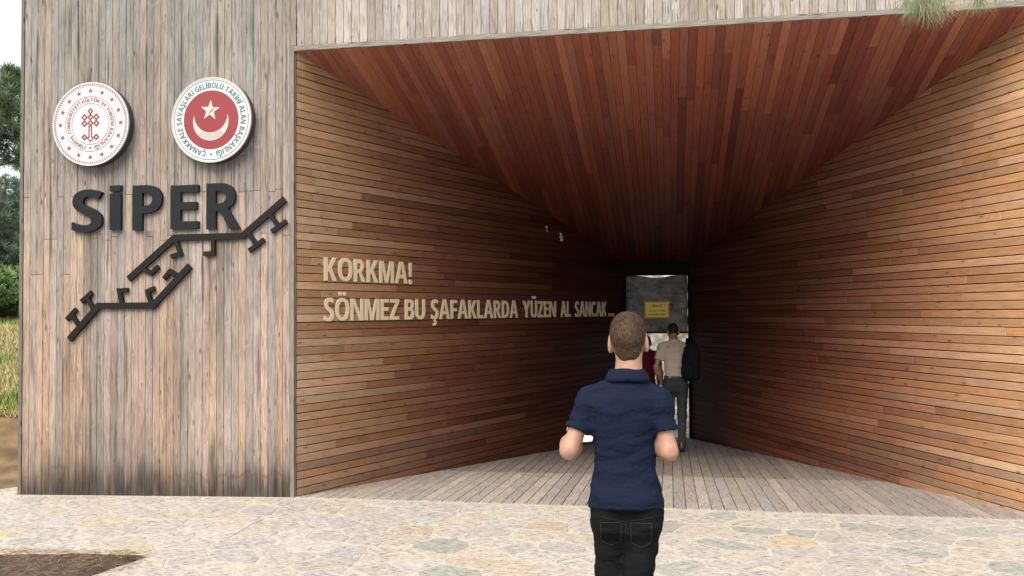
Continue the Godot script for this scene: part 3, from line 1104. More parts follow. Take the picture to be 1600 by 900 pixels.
# letters along a circle, clockwise, from angle a0 to a1 (degrees from straight up, clockwise)
func arc_text(st: SurfaceTool, fr: Array, text: String, r: float, cap: float, a0: float, a1: float, depth: float, lift: float) -> void:
	var gs := []
	var total := 0.0
	for ch in text:
		var g := {} if ch == " " else glyph(ch, depth)
		var w: float = 0.42 if ch == " " else g.w + 0.16
		gs.append([g, w])
		total += w
	var k := deg_to_rad(a1 - a0) / total
	var a := deg_to_rad(a0)
	for e in gs:
		var mid: float = a + e[1] * k * 0.5
		if e[0].size():
			var out: Vector3 = fr[1] * sin(mid) + fr[2] * cos(mid)
			var right: Vector3 = fr[1] * cos(mid) - fr[2] * sin(mid)
			var sx: float = k * r
			add_glyph(st, e[0], fr[0] + out * (r - cap / 2.0) - right * (e[0].w * sx * 0.5) + fr[3] * lift, right, out, fr[3], sx, cap)
		a += e[1] * k


func outline(poly: PackedVector2Array, width: float) -> Array:
	var res := []
	for p in Geometry2D.offset_polyline(poly, width / 2.0, Geometry2D.JOIN_MITER, Geometry2D.END_JOINED):
		res.append(p)
	return res


func make_seals() -> void:
	var R := 0.405
	var fr := [Vector3.ZERO, Vector3(1, 0, 0), Vector3(0, 1, 0), Vector3(0, 0, 1)]
	for which in 2:
		var t := thing("round_sign", "white round sign with pink stars and a knot motif, the left of the pair" if which == 0 else "round sign with a white crescent and star on a red disc", "sign", Vector3(-2.055, 3.545, 0.003) if which == 0 else Vector3(-0.797, 3.530, 0.003), 0.0, "")
		var st := new_st()
		add_ring(st, fr, 0.0, R - 0.004, 0.0, 0.092)
		part("drum", st.commit(), M.sign_side, t)
		st = new_st()
		add_ring(st, fr, 0.0, R - 0.012, 0.086, 0.098)
		part("face", st.commit(), M.sign_white, t)
		st = new_st()
		add_ring(st, fr, R - 0.012, R, 0.082, 0.101)
		part("rim", st.commit(), M.sign_white if which == 0 else M.sign_rim, t)
		var z := 0.098
		if which == 0:
			st = new_st()
			for i in 104:       # twisted rope border
				var a := TAU * i / 104.0
				var p := PackedVector2Array()
				for q in [[-0.011, -0.010], [-0.011, 0.000], [0.011, 0.012], [0.011, 0.002]]:
					var rr: float = R * 0.937 + q[0]
					var aa: float = a + q[1] / (R * 0.937)
					p.append(Vector2(cos(aa), sin(aa)) * rr)
				extrude(st, p, fr, z - 0.002, z + 0.002)
			part("rope_border", st.commit(), M.sign_pink, t)
			for i in 16:
				var a := TAU * i / 16.0
				st = new_st()
				extrude(st, star_poly(Vector2(sin(a), cos(a)) * R * 0.795, R * 0.064, -a), fr, z - 0.002, z + 0.003)
				part("star", st.commit(), M.sign_pink, t)
			st = new_st()
			add_ring(st, fr, R * 0.650, R * 0.664, z - 0.002, z + 0.002)
			add_ring(st, fr, R * 0.484, R * 0.498, z - 0.002, z + 0.002)
			part("ring_line", st.commit(), M.sign_grey, t)
			st = new_st()
			arc_text(st, fr, "TÜRKİYE CUMHURİYETİ KÜLTÜR VE TURİZM BAKANLIĞI", R * 0.575, R * 0.082, -170.0, 170.0, 0.002, z + 0.001)
			part("lettering", st.commit(), M.sign_pink, t)
			st = new_st()
			extrude(st, star_poly(Vector2(0, -R * 0.575), R * 0.04), fr, z - 0.002, z + 0.002)
			# the interlaced knot: diamonds in outline, a double stem and two loops at its foot
			var dia := func(c: Vector2, hw: float, hh: float) -> PackedVector2Array: return PackedVector2Array([c + Vector2(0, hh), c + Vector2(hw, 0), c + Vector2(0, -hh), c + Vector2(-hw, 0)])
			var k := 0
			for e in [[0.0, 0.305, 0.078, 0.088], [-0.155, 0.165, 0.088, 0.088], [0.155, 0.165, 0.088, 0.088], [-0.155, 0.015, 0.088, 0.088], [0.155, 0.015, 0.088, 0.088], [0.0, 0.165, 0.085, 0.085], [0.0, 0.020, 0.085, 0.085], [-0.155, -0.315, 0.088, 0.080], [0.155, -0.315, 0.088, 0.080]]:
				var pl: PackedVector2Array = dia.call(Vector2(e[0], e[1]) * R, e[2] * R, e[3] * R)
				var inner: PackedVector2Array = dia.call(Vector2(e[0], e[1]) * R, (e[2] - 0.050) * R, (e[3] - 0.050) * R)
				for i in 4:
					extrude(st, PackedVector2Array([pl[i], pl[(i + 1) % 4], inner[(i + 1) % 4], inner[i]]), fr, z - 0.002, z + 0.0015 + 0.0004 * (k % 5))
				k += 1
			for sx in [-1.0, 1.0]:
				extrude(st, PackedVector2Array([Vector2(sx * 0.018, -0.045) * R, Vector2(sx * 0.046, -0.045) * R, Vector2(sx * 0.046, -0.30) * R, Vector2(sx * 0.018, -0.30) * R]), fr, z - 0.002, z + 0.0038)
				extrude(st, PackedVector2Array([Vector2(sx * 0.018, -0.302) * R, Vector2(sx * 0.046, -0.302) * R, Vector2(sx * 0.085, -0.345) * R, Vector2(sx * 0.065, -0.370) * R]), fr, z - 0.002, z + 0.0042)
				extrude(st, PackedVector2Array([Vector2(sx * 0.060, -0.372) * R, Vector2(sx * 0.082, -0.348) * R, Vector2(sx * 0.001, -0.388) * R, Vector2(sx * 0.001, -0.425) * R]), fr, z - 0.002, z + 0.0046)
			part("knot_motif", st.commit(), M.sign_red, t)
		else:
			st = new_st()
			add_ring(st, fr, R * 0.925, R * 0.938, z - 0.002, z + 0.002)
			part("ring_line", st.commit(), M.sign_navy, t)
			st = new_st()
			arc_text(st, fr, "ÇANAKKALE SAVAŞLARI GELİBOLU TARİHİ ALAN BAŞKANLIĞI", R * 0.805, R * 0.128, -171.0, 171.0, 0.002, z + 0.001)
			part("lettering", st.commit(), M.sign_navy, t)
			st = new_st()
			add_ring(st, [Vector3(0, -R * 0.805, 0), fr[1], fr[2], fr[3]], 0.0, R * 0.026, z - 0.002, z + 0.002, 16)
			part("bullet_mark", st.commit(), M.sign_navy, t)
			st = new_st()
			add_ring(st, fr, 0.0, R * 0.685, z - 0.004, z + 0.003)
			part("red_disc", st.commit(), M.sign_red, t)
			st = new_st()
			extrude(st, star_poly(Vector2(-0.015, 0.215) * R, R * 0.25, deg_to_rad(-4.0), 0.40), fr, z, z + 0.006)
			part("star", st.commit(), M.sign_silver, t)
			st = new_st()
			var moon := Geometry2D.clip_polygons(disc_poly(R * 0.445, 64, Vector2(0, -0.045) * R), disc_poly(R * 0.415, 64, Vector2(0, 0.115) * R))
			for p in moon:
				extrude(st, p, fr, z, z + 0.006)
			var mo := part("crescent", st.commit(), M.sign_silver, t)
			st = new_st()
			for i in 5:          # fine engraved lines along the crescent
				var c := Vector2(0, -0.045 + 0.028 * i) * R
				var rr := R * (0.422 - 0.004 * i)
				for j in range(-16, 16):
					var a0 := -PI / 2.0 + j * 0.055 * (1.0 - 0.08 * i)
					var a1 := -PI / 2.0 + (j + 1) * 0.055 * (1.0 - 0.08 * i)
					extrude(st, PackedVector2Array([c + Vector2(cos(a0), sin(a0)) * rr, c + Vector2(cos(a1), sin(a1)) * rr, c + Vector2(cos(a1), sin(a1)) * (rr - 0.0022), c + Vector2(cos(a0), sin(a0)) * (rr - 0.0022)]), fr, z + 0.004, z + 0.0068)
			for i in 4:
				var q := Vector2(-0.07 + 0.03 * i, 0.13 + 0.02 * i) * R
				extrude(st, PackedVector2Array([q, q + Vector2(0.085, 0.10) * R, q + Vector2(0.092, 0.095) * R, q + Vector2(0.007, -0.005) * R]), fr, z + 0.004, z + 0.0068)
			part("engraved_lines", st.commit(), M.sign_grey, t)


func make_siper() -> void:
	var t := thing("letter_sign", "large dark raised capital letters on the boards under the two round signs", "sign", Vector3(-2.3, 2.51, 0.0))
	var boxes := [["S", -2.297, -1.972, 2.507, 2.921], ["İ", -1.890, -1.772, 2.521, 2.952], ["P", -1.645, -1.341, 2.511, 2.944], ["E", -1.249, -0.963, 2.515, 2.932], ["R", -0.879, -0.539, 2.505, 2.939]]
	for b in boxes:
		var g := glyph(b[0], 0.034)
		var st := new_st()
		var sy: float = (b[4] - b[3]) / (g.hi - g.lo)
		var sx: float = (b[2] - b[1]) / g.w
		add_glyph(st, g, Vector3(b[1] + 2.3, b[3] - 2.51 - g.lo * sy, 0.021), Vector3(1, 0, 0), Vector3(0, 1, 0), Vector3(0, 0, 1), sx, sy)
		part("letter", st.commit(), M.dark_letter, t)


func strokes(list: Array, org: Vector2) -> Array:
	var merged := []
	for k in list.size():
		var pl := PackedVector2Array()
		for p in list[k]:
			pl.append(p - org)
		var half := 0.030 if k == 0 else 0.021
		for o in Geometry2D.offset_polyline(pl, half, Geometry2D.JOIN_MITER, Geometry2D.END_BUTT):
			var cur: PackedVector2Array = o
			var next := []
			for m in merged:
				var u := Geometry2D.merge_polygons(m, cur)
				if u.size() == 1:
					cur = u[0]
				else:
					next.append(m)
			next.append(cur)
			merged = next
	return merged


func make_trench_lines() -> void:
	var upper := [[Vector2(-1.693, 2.044), Vector2(-1.211, 2.433), Vector2(-0.517, 2.436), Vector2(-0.094, 2.77)], [Vector2(-1.56, 2.15), Vector2(-1.455, 2.095), Vector2(-1.381, 2.162)], [Vector2(-1.207, 2.43), Vector2(-1.152, 2.279), Vector2(-1.25, 2.254)], [Vector2(-0.814, 2.434), Vector2(-0.813, 2.273), Vector2(-0.91, 2.273)],
		[Vector2(-0.47, 2.474), Vector2(-0.375, 2.348)], [Vector2(-0.451, 2.293), Vector2(-0.3, 2.396)], [Vector2(-0.247, 2.638), Vector2(-0.153, 2.515)], [Vector2(-0.225, 2.468), Vector2(-0.079, 2.564)]]
	var lower := [[Vector2(-2.324, 1.465), Vector2(-2.012, 1.789), Vector2(-1.434, 1.788), Vector2(-1.055, 2.161)], [Vector2(-2.215, 1.59), Vector2(-2.3, 1.707)], [Vector2(-2.352, 1.658), Vector2(-2.251, 1.758)], [Vector2(-2.06, 1.75), Vector2(-2.138, 1.874)], [Vector2(-2.195, 1.831), Vector2(-2.084, 1.921)],
		[Vector2(-1.757, 1.79), Vector2(-1.792, 1.936), Vector2(-1.697, 1.939)], [Vector2(-1.45, 1.79), Vector2(-1.494, 1.924), Vector2(-1.419, 1.954)], [Vector2(-1.161, 2.06), Vector2(-1.259, 2.114), Vector2(-1.321, 2.042)]]
	for k in 2:
		var org := Vector2(-0.09, 2.04) if k == 0 else Vector2(-1.05, 1.46)
		var st := new_st()
		for p in strokes(upper if k == 0 else lower, org):
			extrude(st, p, [Vector3.ZERO, Vector3(1, 0, 0), Vector3(0, 1, 0), Vector3(0, 0, 1)], 0.0, 0.030)
		var o := part("trench_line_emblem", st.commit(), M.dark_bar, self)
		o.position = Vector3(org.x, org.y, 0.003)
		tag(o, "upper dark trench line with spurs, rising to the right just below the big letters" if k == 0 else "lower dark metal trench line with hooked spurs, starting near the facade's left", "sign", "")


func make_wall_text() -> void:
	var u := Vector3(S, 0, -C)
	var n := Vector3(C, 0, S)
	var rows := [[["KORKMA!", 0.370, 1.722]], [["SÖNMEZ", 0.370, 1.500], ["BU", 1.600, 1.955], ["ŞAFAKLARDA", 2.070, 3.920], ["YÜZEN", 4.050, 4.930], ["AL", 5.070, 5.360], ["SANCAK", 5.500, 6.520], ["...", 6.60, 6.80]]]
	var base := [2.018, 1.628]
	var caps := [0.229, 0.220]
	for r in 2:
		var t := thing("gold_lettering", ("raised gold letters reading KORKMA! on the left funnel wall" if r == 0 else "long line of raised gold letters below KORKMA! on the left funnel wall"), "sign", u * 0.37 + Vector3(0, base[r], 0))
		for wd in rows[r]:
			var gs := []
			var total := -0.10
			for ch in wd[0]:
				var g := glyph(ch, 0.009)
				gs.append(g)
				total += g.w + 0.10
			var sx: float = (wd[2] - wd[1]) / total
			var x: float = wd[1] - 0.37
			for g in gs:
				var st := new_st()
				add_glyph(st, g, u * x + n * 0.007, u, Vector3(0, 1, 0), n, sx, caps[r])
				part("letter", st.commit(), M.gold, t)
				x += (g.w + 0.10) * sx


func make_tarp() -> void:
	# a heavy dark sheet hung in the head of the doorway, sagging between its corners
	var f := FastNoiseLite.new()
	f.seed = 19
	f.frequency = 3.0
	f.fractal_octaves = 3
	var x0 := DOOR_L + 0.0235
	var x1 := DOOR_R - 0.026
	var nx := 40
	var ny := 40
	var t := thing("hanging_sheet", "dark grey plastic sheet hung across the top of the doorway", "tarpaulin", Vector3((x0 + x1) / 2.0, HEAD, -6.80))
	var pts := []
	for j in ny + 1:
		for i in nx + 1:
			var a := i / float(nx)
			var b := j / float(ny)
			var sag := 0.040 * pow(sin(PI * a), 4.0) * (1.0 - b) * (1.0 - b)
			var wide := 1.0 - 0.006 * sin(b * 21.0) * absf(a - 0.5) * 2.0
			var x := (a - 0.5) * (x1 - x0) * wide
			var y := -0.003 - sag - b * 0.905
			var z := 0.016 * f.get_noise_2d(x * 0.9, y * 1.6) + 0.007 * f.get_noise_2d(x * 2.5 + 7.0, y * 9.0) * (1.2 - b)
			pts.append(Vector3(x, y, z))
	var st := new_st()
	st.set_smooth_group(0)
	for j in ny:
		for i in nx:
			for q in [[0, 1, nx + 2], [0, nx + 2, nx + 1]]:
				for k in q:
					st.set_uv(Vector2(i, j) / 40.0)
					st.add_vertex(pts[j * (nx + 1) + i + k])
	st.index()
	st.generate_normals()
	var m := tri_mat(Color(0.115, 0.102, 0.09), mottle(81, 0.45, 1.0, 0.008, 1.8), 0.9, 0.42)
	m.backlight_enabled = true
	m.backlight = Color(0.40, 0.38, 0.36)
	part("sheet", st.commit(), m, t)
	part("hem_bar", box_mesh(Vector3((x0 - x1) / 2.0, -0.945, -0.012), Vector3((x1 - x0) / 2.0, -0.908, 0.012)), M.backing, t)
	# the yellow notice fixed to it
	var s := thing("warning_notice", "yellow warning notice with a black striped border on the dark sheet", "sign", Vector3(3.230, 1.722, -6.762))
	var fr := [Vector3.ZERO, Vector3(1, 0, 0), Vector3(0, 1, 0), Vector3(0, 0, 1)]
	var w := 0.198
	var h := 0.138
	var yellow := plain_mat(Color(0.80, 0.56, 0.04), 0.5)
	var black := plain_mat(Color(0.02, 0.02, 0.02), 0.5)
	part("board", box_mesh(Vector3(-w, -h, -0.004), Vector3(w, h, 0.0)), yellow, s)
	st = new_st()
	var e := 0.026
	for k in 15:
		var x := -w + 0.004 + k * 0.0262
		for sy in [-1.0, 1.0]:
			var y: float = sy * (h - e / 2.0)
			extrude(st, PackedVector2Array([Vector2(x, y - e / 2.0), Vector2(x + 0.013, y - e / 2.0), Vector2(x + 0.024, y + e / 2.0), Vector2(x + 0.011, y + e / 2.0)]), fr, -0.001, 0.0015)
	for k in 8:
		var y := -h + e + 0.004 + k * 0.0262
		for sx in [-1.0, 1.0]:
			var x: float = sx * (w - e / 2.0)
			extrude(st, PackedVector2Array([Vector2(x - e / 2.0, y), Vector2(x + e / 2.0, y + 0.010), Vector2(x + e / 2.0, y + 0.022), Vector2(x - e / 2.0, y + 0.012)]), fr, -0.001, 0.0016)
	part("striped_border", st.commit(), black, s)
	st = new_st()
	for row in [["! DİKKAT !", 0.040, 0.048, 0.26], ["ALÇAK TAVAN", -0.030, 0.030, 0.25], ["BAŞINIZI EĞİN", -0.088, 0.026, 0.26]]:
		var gs := []
		var total := -0.12
		for ch in row[0]:
			var g := {} if ch == " " else glyph(ch, 0.002)
			gs.append(g)
			total += (0.4 if ch == " " else g.w) + 0.12
		var sx: float = row[3] / total
		var x: float = -row[3] / 2.0
		for g in gs:
			if g.size():
				add_glyph(st, g, Vector3(x, row[1], 0.0012), Vector3(1, 0, 0), Vector3(0, 1, 0), Vector3(0, 0, 1), sx, row[2])
			x += ((g.w if g.size() else 0.4) + 0.12) * sx
	part("lettering", st.commit(), black, s)


func make_pale_scraps() -> void:
	# small pale lumpy scraps high on the left wall
	var u := Vector3(S, 0, -C)
	var n := Vector3(C, 0, S)
	var spots := [[4.698, 2.85, 0.030], [5.10, 2.765, 0.048]]
	var m := tri_mat(Color(0.62, 0.60, 0.57), M.fine, 6.0, 0.95)
	for k in 2:
		var st := new_st()
		for i in 7 + 5 * k:
			var c = Vector3(rng.randf_range(-1, 1), rng.randf_range(-1.2, 1.2), 0.0) * spots[k][2]
			var r: float = spots[k][2] * rng.randf_range(0.28, 0.5)
			var pr := []
			for a in 8:
				pr.append(r * rng.randf_range(0.7, 1.2))
			var tip: Vector3 = u * c.x + Vector3(0, c.y, 0) + n * (r * 0.9)
			for a in 8:
				var p0: Vector3 = u * (c.x + cos(TAU * a / 8.0) * pr[a]) + Vector3(0, c.y + sin(TAU * a / 8.0) * pr[a], 0)
				var p1: Vector3 = u * (c.x + cos(TAU * (a + 1) / 8.0) * pr[(a + 1) % 8]) + Vector3(0, c.y + sin(TAU * (a + 1) / 8.0) * pr[(a + 1) % 8], 0)
				tri(st, p0, p1, tip, (n + (p0 + p1 - tip * 2.0).normalized() * 0.7).normalized())
		var o := part("pale_scrap", st.commit(), m, self)
		o.position = u * spots[k][0] + Vector3(0, spots[k][1], 0) + n * 0.002
		tag(o, "smaller pale scrap high on the left funnel wall" if k == 0 else "larger pale scrap high on the left funnel wall, nearer the doorway", "nest")


# =====================================================================  people
# a scalar field on a grid, joined softly, meshed as surface nets
class Field:
	var lo: Vector3
	var cell: float
	var nx: int
	var ny: int
	var nz: int
	var k: float
	var acc: PackedFloat32Array
	var cuts := []
	var vals := PackedFloat32Array()
	var noise: FastNoiseLite
	var amp := 0.0
	var nscale := Vector3.ONE

	func _init(a: Vector3, b: Vector3, cell_size: float, sharp: float) -> void:
		lo = a
		cell = cell_size
		k = sharp
		nx = int((b.x - a.x) / cell) + 2
		ny = int((b.y - a.y) / cell) + 2
		nz = int((b.z - a.z) / cell) + 2
		acc.resize(nx * ny * nz)

	func span(a: Vector3, b: Vector3, m: float) -> Array:
		return [maxi(0, int((minf(a.x, b.x) - m - lo.x) / cell)), mini(nx - 1, int((maxf(a.x, b.x) + m - lo.x) / cell) + 1),
			maxi(0, int((minf(a.y, b.y) - m - lo.y) / cell)), mini(ny - 1, int((maxf(a.y, b.y) + m - lo.y) / cell) + 1),
			maxi(0, int((minf(a.z, b.z) - m - lo.z) / cell)), mini(nz - 1, int((maxf(a.z, b.z) + m - lo.z) / cell) + 1)]

	# tapered capsule
	func bone(a: Vector3, b: Vector3, ra: float, rb: float) -> void:
		var s := span(a, b, maxf(ra, rb) + 4.0 / k)
		var ab := b - a
		var l2 := maxf(ab.length_squared(), 1e-9)
		for z in range(s[4], s[5] + 1):
			for y in range(s[2], s[3] + 1):
				var i: int = (z * ny + y) * nx
				for x in range(s[0], s[1] + 1):
					var p := lo + Vector3(x, y, z) * cell - a
					var t := clampf(p.dot(ab) / l2, 0.0, 1.0)
					acc[i + x] += exp(-k * ((p - ab * t).length() - lerpf(ra, rb, t)))

	func ball(c: Vector3, r: Vector3, basis := Basis.IDENTITY) -> void:
		var m := maxf(r.x, maxf(r.y, r.z))
		var least := minf(r.x, minf(r.y, r.z))
		var s := span(c, c, m + 4.0 / k)
		var inv := basis.inverse()
		for z in range(s[4], s[5] + 1):
			for y in range(s[2], s[3] + 1):
				var i: int = (z * ny + y) * nx
				for x in range(s[0], s[1] + 1):
					var q := (inv * (lo + Vector3(x, y, z) * cell - c)) / r
					acc[i + x] += exp(-k * (q.length() - 1.0) * least)

	# a trunk: rows of [y, centre x, centre z, half width, half depth], with rounded-box sections
	func loft(rows: Array, grow := 0.0) -> void:
		var y0: float = rows[0][0]
		var y1: float = rows[-1][0]
		var s := span(Vector3(-0.35, y0, -0.35), Vector3(0.35, y1, 0.35), 4.0 / k)
		for y in range(s[2], s[3] + 1):
			var py := lo.y + y * cell
			var j := 0
			while j < rows.size() - 2 and rows[j + 1][0] < py:
				j += 1
			var t := clampf((py - rows[j][0]) / (rows[j + 1][0] - rows[j][0]), 0.0, 1.0)
			t = t * t * (3.0 - 2.0 * t) * 0.5 + t * 0.5
			var cx := lerpf(rows[j][1], rows[j + 1][1], t)
			var cz := lerpf(rows[j][2], rows[j + 1][2], t)
			var hw := lerpf(rows[j][3], rows[j + 1][3], t) + grow
			var hd := lerpf(rows[j][4], rows[j + 1][4], t) + grow
			var over := maxf(maxf(y0 - py, py - y1), 0.0)
			for z in range(s[4], s[5] + 1):
				var i: int = (z * ny + y) * nx
				var qz := absf((lo.z + z * cell - cz) / hd)
				for x in range(s[0], s[1] + 1):
					var qx := absf((lo.x + x * cell - cx) / hw)
					var d := (pow(pow(qx, 2.4) + pow(qz, 2.4), 1.0 / 2.4) - 1.0) * minf(hw, hd)
					acc[i + x] += exp(-k * (d + over))

	func cut(n: Vector3, d: float, near := Vector3.ZERO, reach := 99.0) -> void:     # removes what lies beyond the plane
		cuts.append([n, d, near, reach])

	# the point of the surface straight behind (x, y), seen from +z
	func back(x: float, y: float, lift: float) -> Vector3:
		var ix := clampi(int((x - lo.x) / cell + 0.5), 0, nx - 1)
		var iy := clampi(int((y - lo.y) / cell + 0.5), 0, ny - 1)
		for iz in range(nz - 2, 0, -1):
			var a := vals[(iz * ny + iy) * nx + ix]
			if a < 0.0:
				var b := vals[((iz + 1) * ny + iy) * nx + ix]
				return Vector3(x, y, lo.z + (iz + a / (a - b)) * cell + lift)
		return Vector3(x, y, 0.0)

	func stitch(st: SurfaceTool, pts: Array, r: float, host: Node3D) -> void:
		var line := []
		for i in pts.size() - 1:
			var n := maxi(2, int(pts[i].distance_to(pts[i + 1]) / 0.012))
			for k in n:
				var p: Vector2 = pts[i].lerp(pts[i + 1], k / float(n))
				line.append(back(p.x, p.y, 0.0006))
		line.append(back(pts[-1].x, pts[-1].y, 0.0006))
		var rr := []
		for i in line.size():
			rr.append(r)
		host.add_tube(st, line, rr, 5)

	func join(other: Field) -> void:      # another field on the same grid, with its cuts
		for z in nz:
			for y in ny:
				for x in nx:
					var i := (z * ny + y) * nx + x
					if other.acc[i] > 1e-7:
						var v := -log(other.acc[i]) / k
						for c in other.cuts:
							v = maxf(v, (lo + Vector3(x, y, z) * cell).dot(c[0]) - c[1])
						acc[i] += exp(-k * v)

	func add_to(st: SurfaceTool, turn := Transform3D.IDENTITY, col := Color.WHITE) -> void:
		var f := PackedFloat32Array()
		f.resize(acc.size())
		for z in nz:
			for y in ny:
				for x in nx:
					var i := (z * ny + y) * nx + x
					var v := 1.0
					if acc[i] > 1e-7:
						v = -log(acc[i]) / k
						if amp > 0.0 and absf(v) < cell * 4.0:
							v += amp * noise.get_noise_3dv((lo + Vector3(x, y, z) * cell) * nscale)
						if cuts.size():
							var p := lo + Vector3(x, y, z) * cell
							for c in cuts:
								if p.distance_squared_to(c[2]) < c[3] * c[3]:
									v = maxf(v, p.dot(c[0]) - c[1])
					f[i] = v
		vals = f
		var at := {}
		var verts := PackedVector3Array()
		var norms := PackedVector3Array()
		var row := nx * ny
		var corners := [0, 1, nx, nx + 1, row, row + 1, row + nx, row + nx + 1]
		var edges := [[0, 1], [2, 3], [4, 5], [6, 7], [0, 2], [1, 3], [4, 6], [5, 7], [0, 4], [1, 5], [2, 6], [3, 7]]
		var offs := []
		for c in 8:
			offs.append(Vector3(c & 1, (c >> 1) & 1, c >> 2))
		for z in nz - 1:
			for y in ny - 1:
				var i := (z * ny + y) * nx - 1
				for x in nx - 1:
					i += 1
					var a := f[i]
					var mask := 1 if a < 0.0 else 0
					var sum := mask
					for c in range(1, 8):
						if f[i + corners[c]] < 0.0:
							sum += 1
					if sum == 0 or sum == 8:
						continue
					var p := Vector3.ZERO
					var n := 0
					for e in edges:
						var va := f[i + corners[e[0]]]
						var vb := f[i + corners[e[1]]]
						if (va < 0.0) != (vb < 0.0):
							p += offs[e[0]].lerp(offs[e[1]], va / (va - vb))
							n += 1
					at[i] = verts.size()
					verts.append(lo + (Vector3(x, y, z) + p / n) * cell)
					var g := Vector3(f[i + 1] - a + f[i + nx + 1] - f[i + nx] + f[i + row + 1] - f[i + row] + f[i + row + nx + 1] - f[i + row + nx],
						f[i + nx] - a + f[i + nx + 1] - f[i + 1] + f[i + row + nx] - f[i + row] + f[i + row + nx + 1] - f[i + row + 1],
						f[i + row] - a + f[i + row + 1] - f[i + 1] + f[i + row + nx] - f[i + nx] + f[i + row + nx + 1] - f[i + nx + 1])
					norms.append(g.normalized())
		for z in range(1, nz - 1):
			for y in range(1, ny - 1):
				for x in range(1, nx - 1):
					var i := (z * ny + y) * nx + x
					var inside := f[i] < 0.0
					for ax in 3:
						var stepi: int = [1, nx, row][ax]
						if (f[i + stepi] < 0.0) == inside:
							continue
						var b: int = [nx, row, 1][ax]
						var c: int = [row, 1, nx][ax]
						var q := [i, i - b, i - b - c, i - c]
						if not (at.has(q[0]) and at.has(q[1]) and at.has(q[2]) and at.has(q[3])):
							continue
						var ord := [0, 1, 2, 0, 2, 3] if not inside else [0, 2, 1, 0, 3, 2]
						for o in ord:
							var v: int = at[q[o]]
							st.set_normal((turn.basis * norms[v]).normalized())
							st.set_color(col)
							st.add_vertex(turn * verts[v])


func creased(seed_n: int) -> FastNoiseLite:
	var f := FastNoiseLite.new()
	f.seed = seed_n
	f.frequency = 1.0
	f.fractal_type = FastNoiseLite.FRACTAL_RIDGED
	f.fractal_octaves = 2
	f.domain_warp_enabled = true
	f.domain_warp_amplitude = 0.35
	f.domain_warp_frequency = 1.2
	return f


func wavy(seed_n: int, freq: float) -> FastNoiseLite:
	var f := FastNoiseLite.new()
	f.seed = seed_n
	f.frequency = freq
	f.fractal_octaves = 2
	return f


# five unequal bent fingers and a thumb on a palm; wrist at the origin, the hand points along -z, palm down, thumb towards side
func add_hand(st: SurfaceTool, at: Transform3D, side: float, curl: float) -> void:
	var f := Field.new(Vector3(-0.075, -0.09, -0.21), Vector3(0.075, 0.05, 0.05), 0.004, 260.0)
	f.bone(Vector3(0, 0, 0.045), Vector3(0, 0, -0.005), 0.026, 0.024)
	for x in [-0.024, -0.008, 0.008, 0.024]:
		f.bone(Vector3(x * 0.6, 0, -0.01), Vector3(x, 0.002, -0.085), 0.014, 0.0115)
	var lens := [0.068, 0.080, 0.076, 0.058]
	for i in 4:
		var x: float = (-0.027 + 0.018 * i) * -side
		var p := Vector3(x, 0.002, -0.084)
		var a := curl * (0.45 + 0.08 * i)
		for j in 3:
			var l: float = lens[i] * [0.46, 0.32, 0.26][j]
			var q := p + Vector3(x * 0.10, -sin(a) * l, -cos(a) * l)
			f.bone(p, q, 0.0092 - 0.0009 * j, 0.0084 - 0.0009 * j)
			p = q
			a += curl * 0.62
	var t0 := Vector3(-0.020 * -side * -1.0, -0.004, -0.025)
	var t1 := t0 + Vector3(0.026 * side, -0.014, -0.030)
	var t2 := t1 + Vector3(0.008 * side, -0.012 - 0.012 * curl, -0.028)
	f.bone(t0, t1, 0.014, 0.0105)
	f.bone(t1, t2, 0.0105, 0.0085)
	f.add_to(st, at)


func look_along(dir: Vector3, up: Vector3, at: Vector3) -> Transform3D:
	return Transform3D(Basis.looking_at(dir.normalized(), up), at)


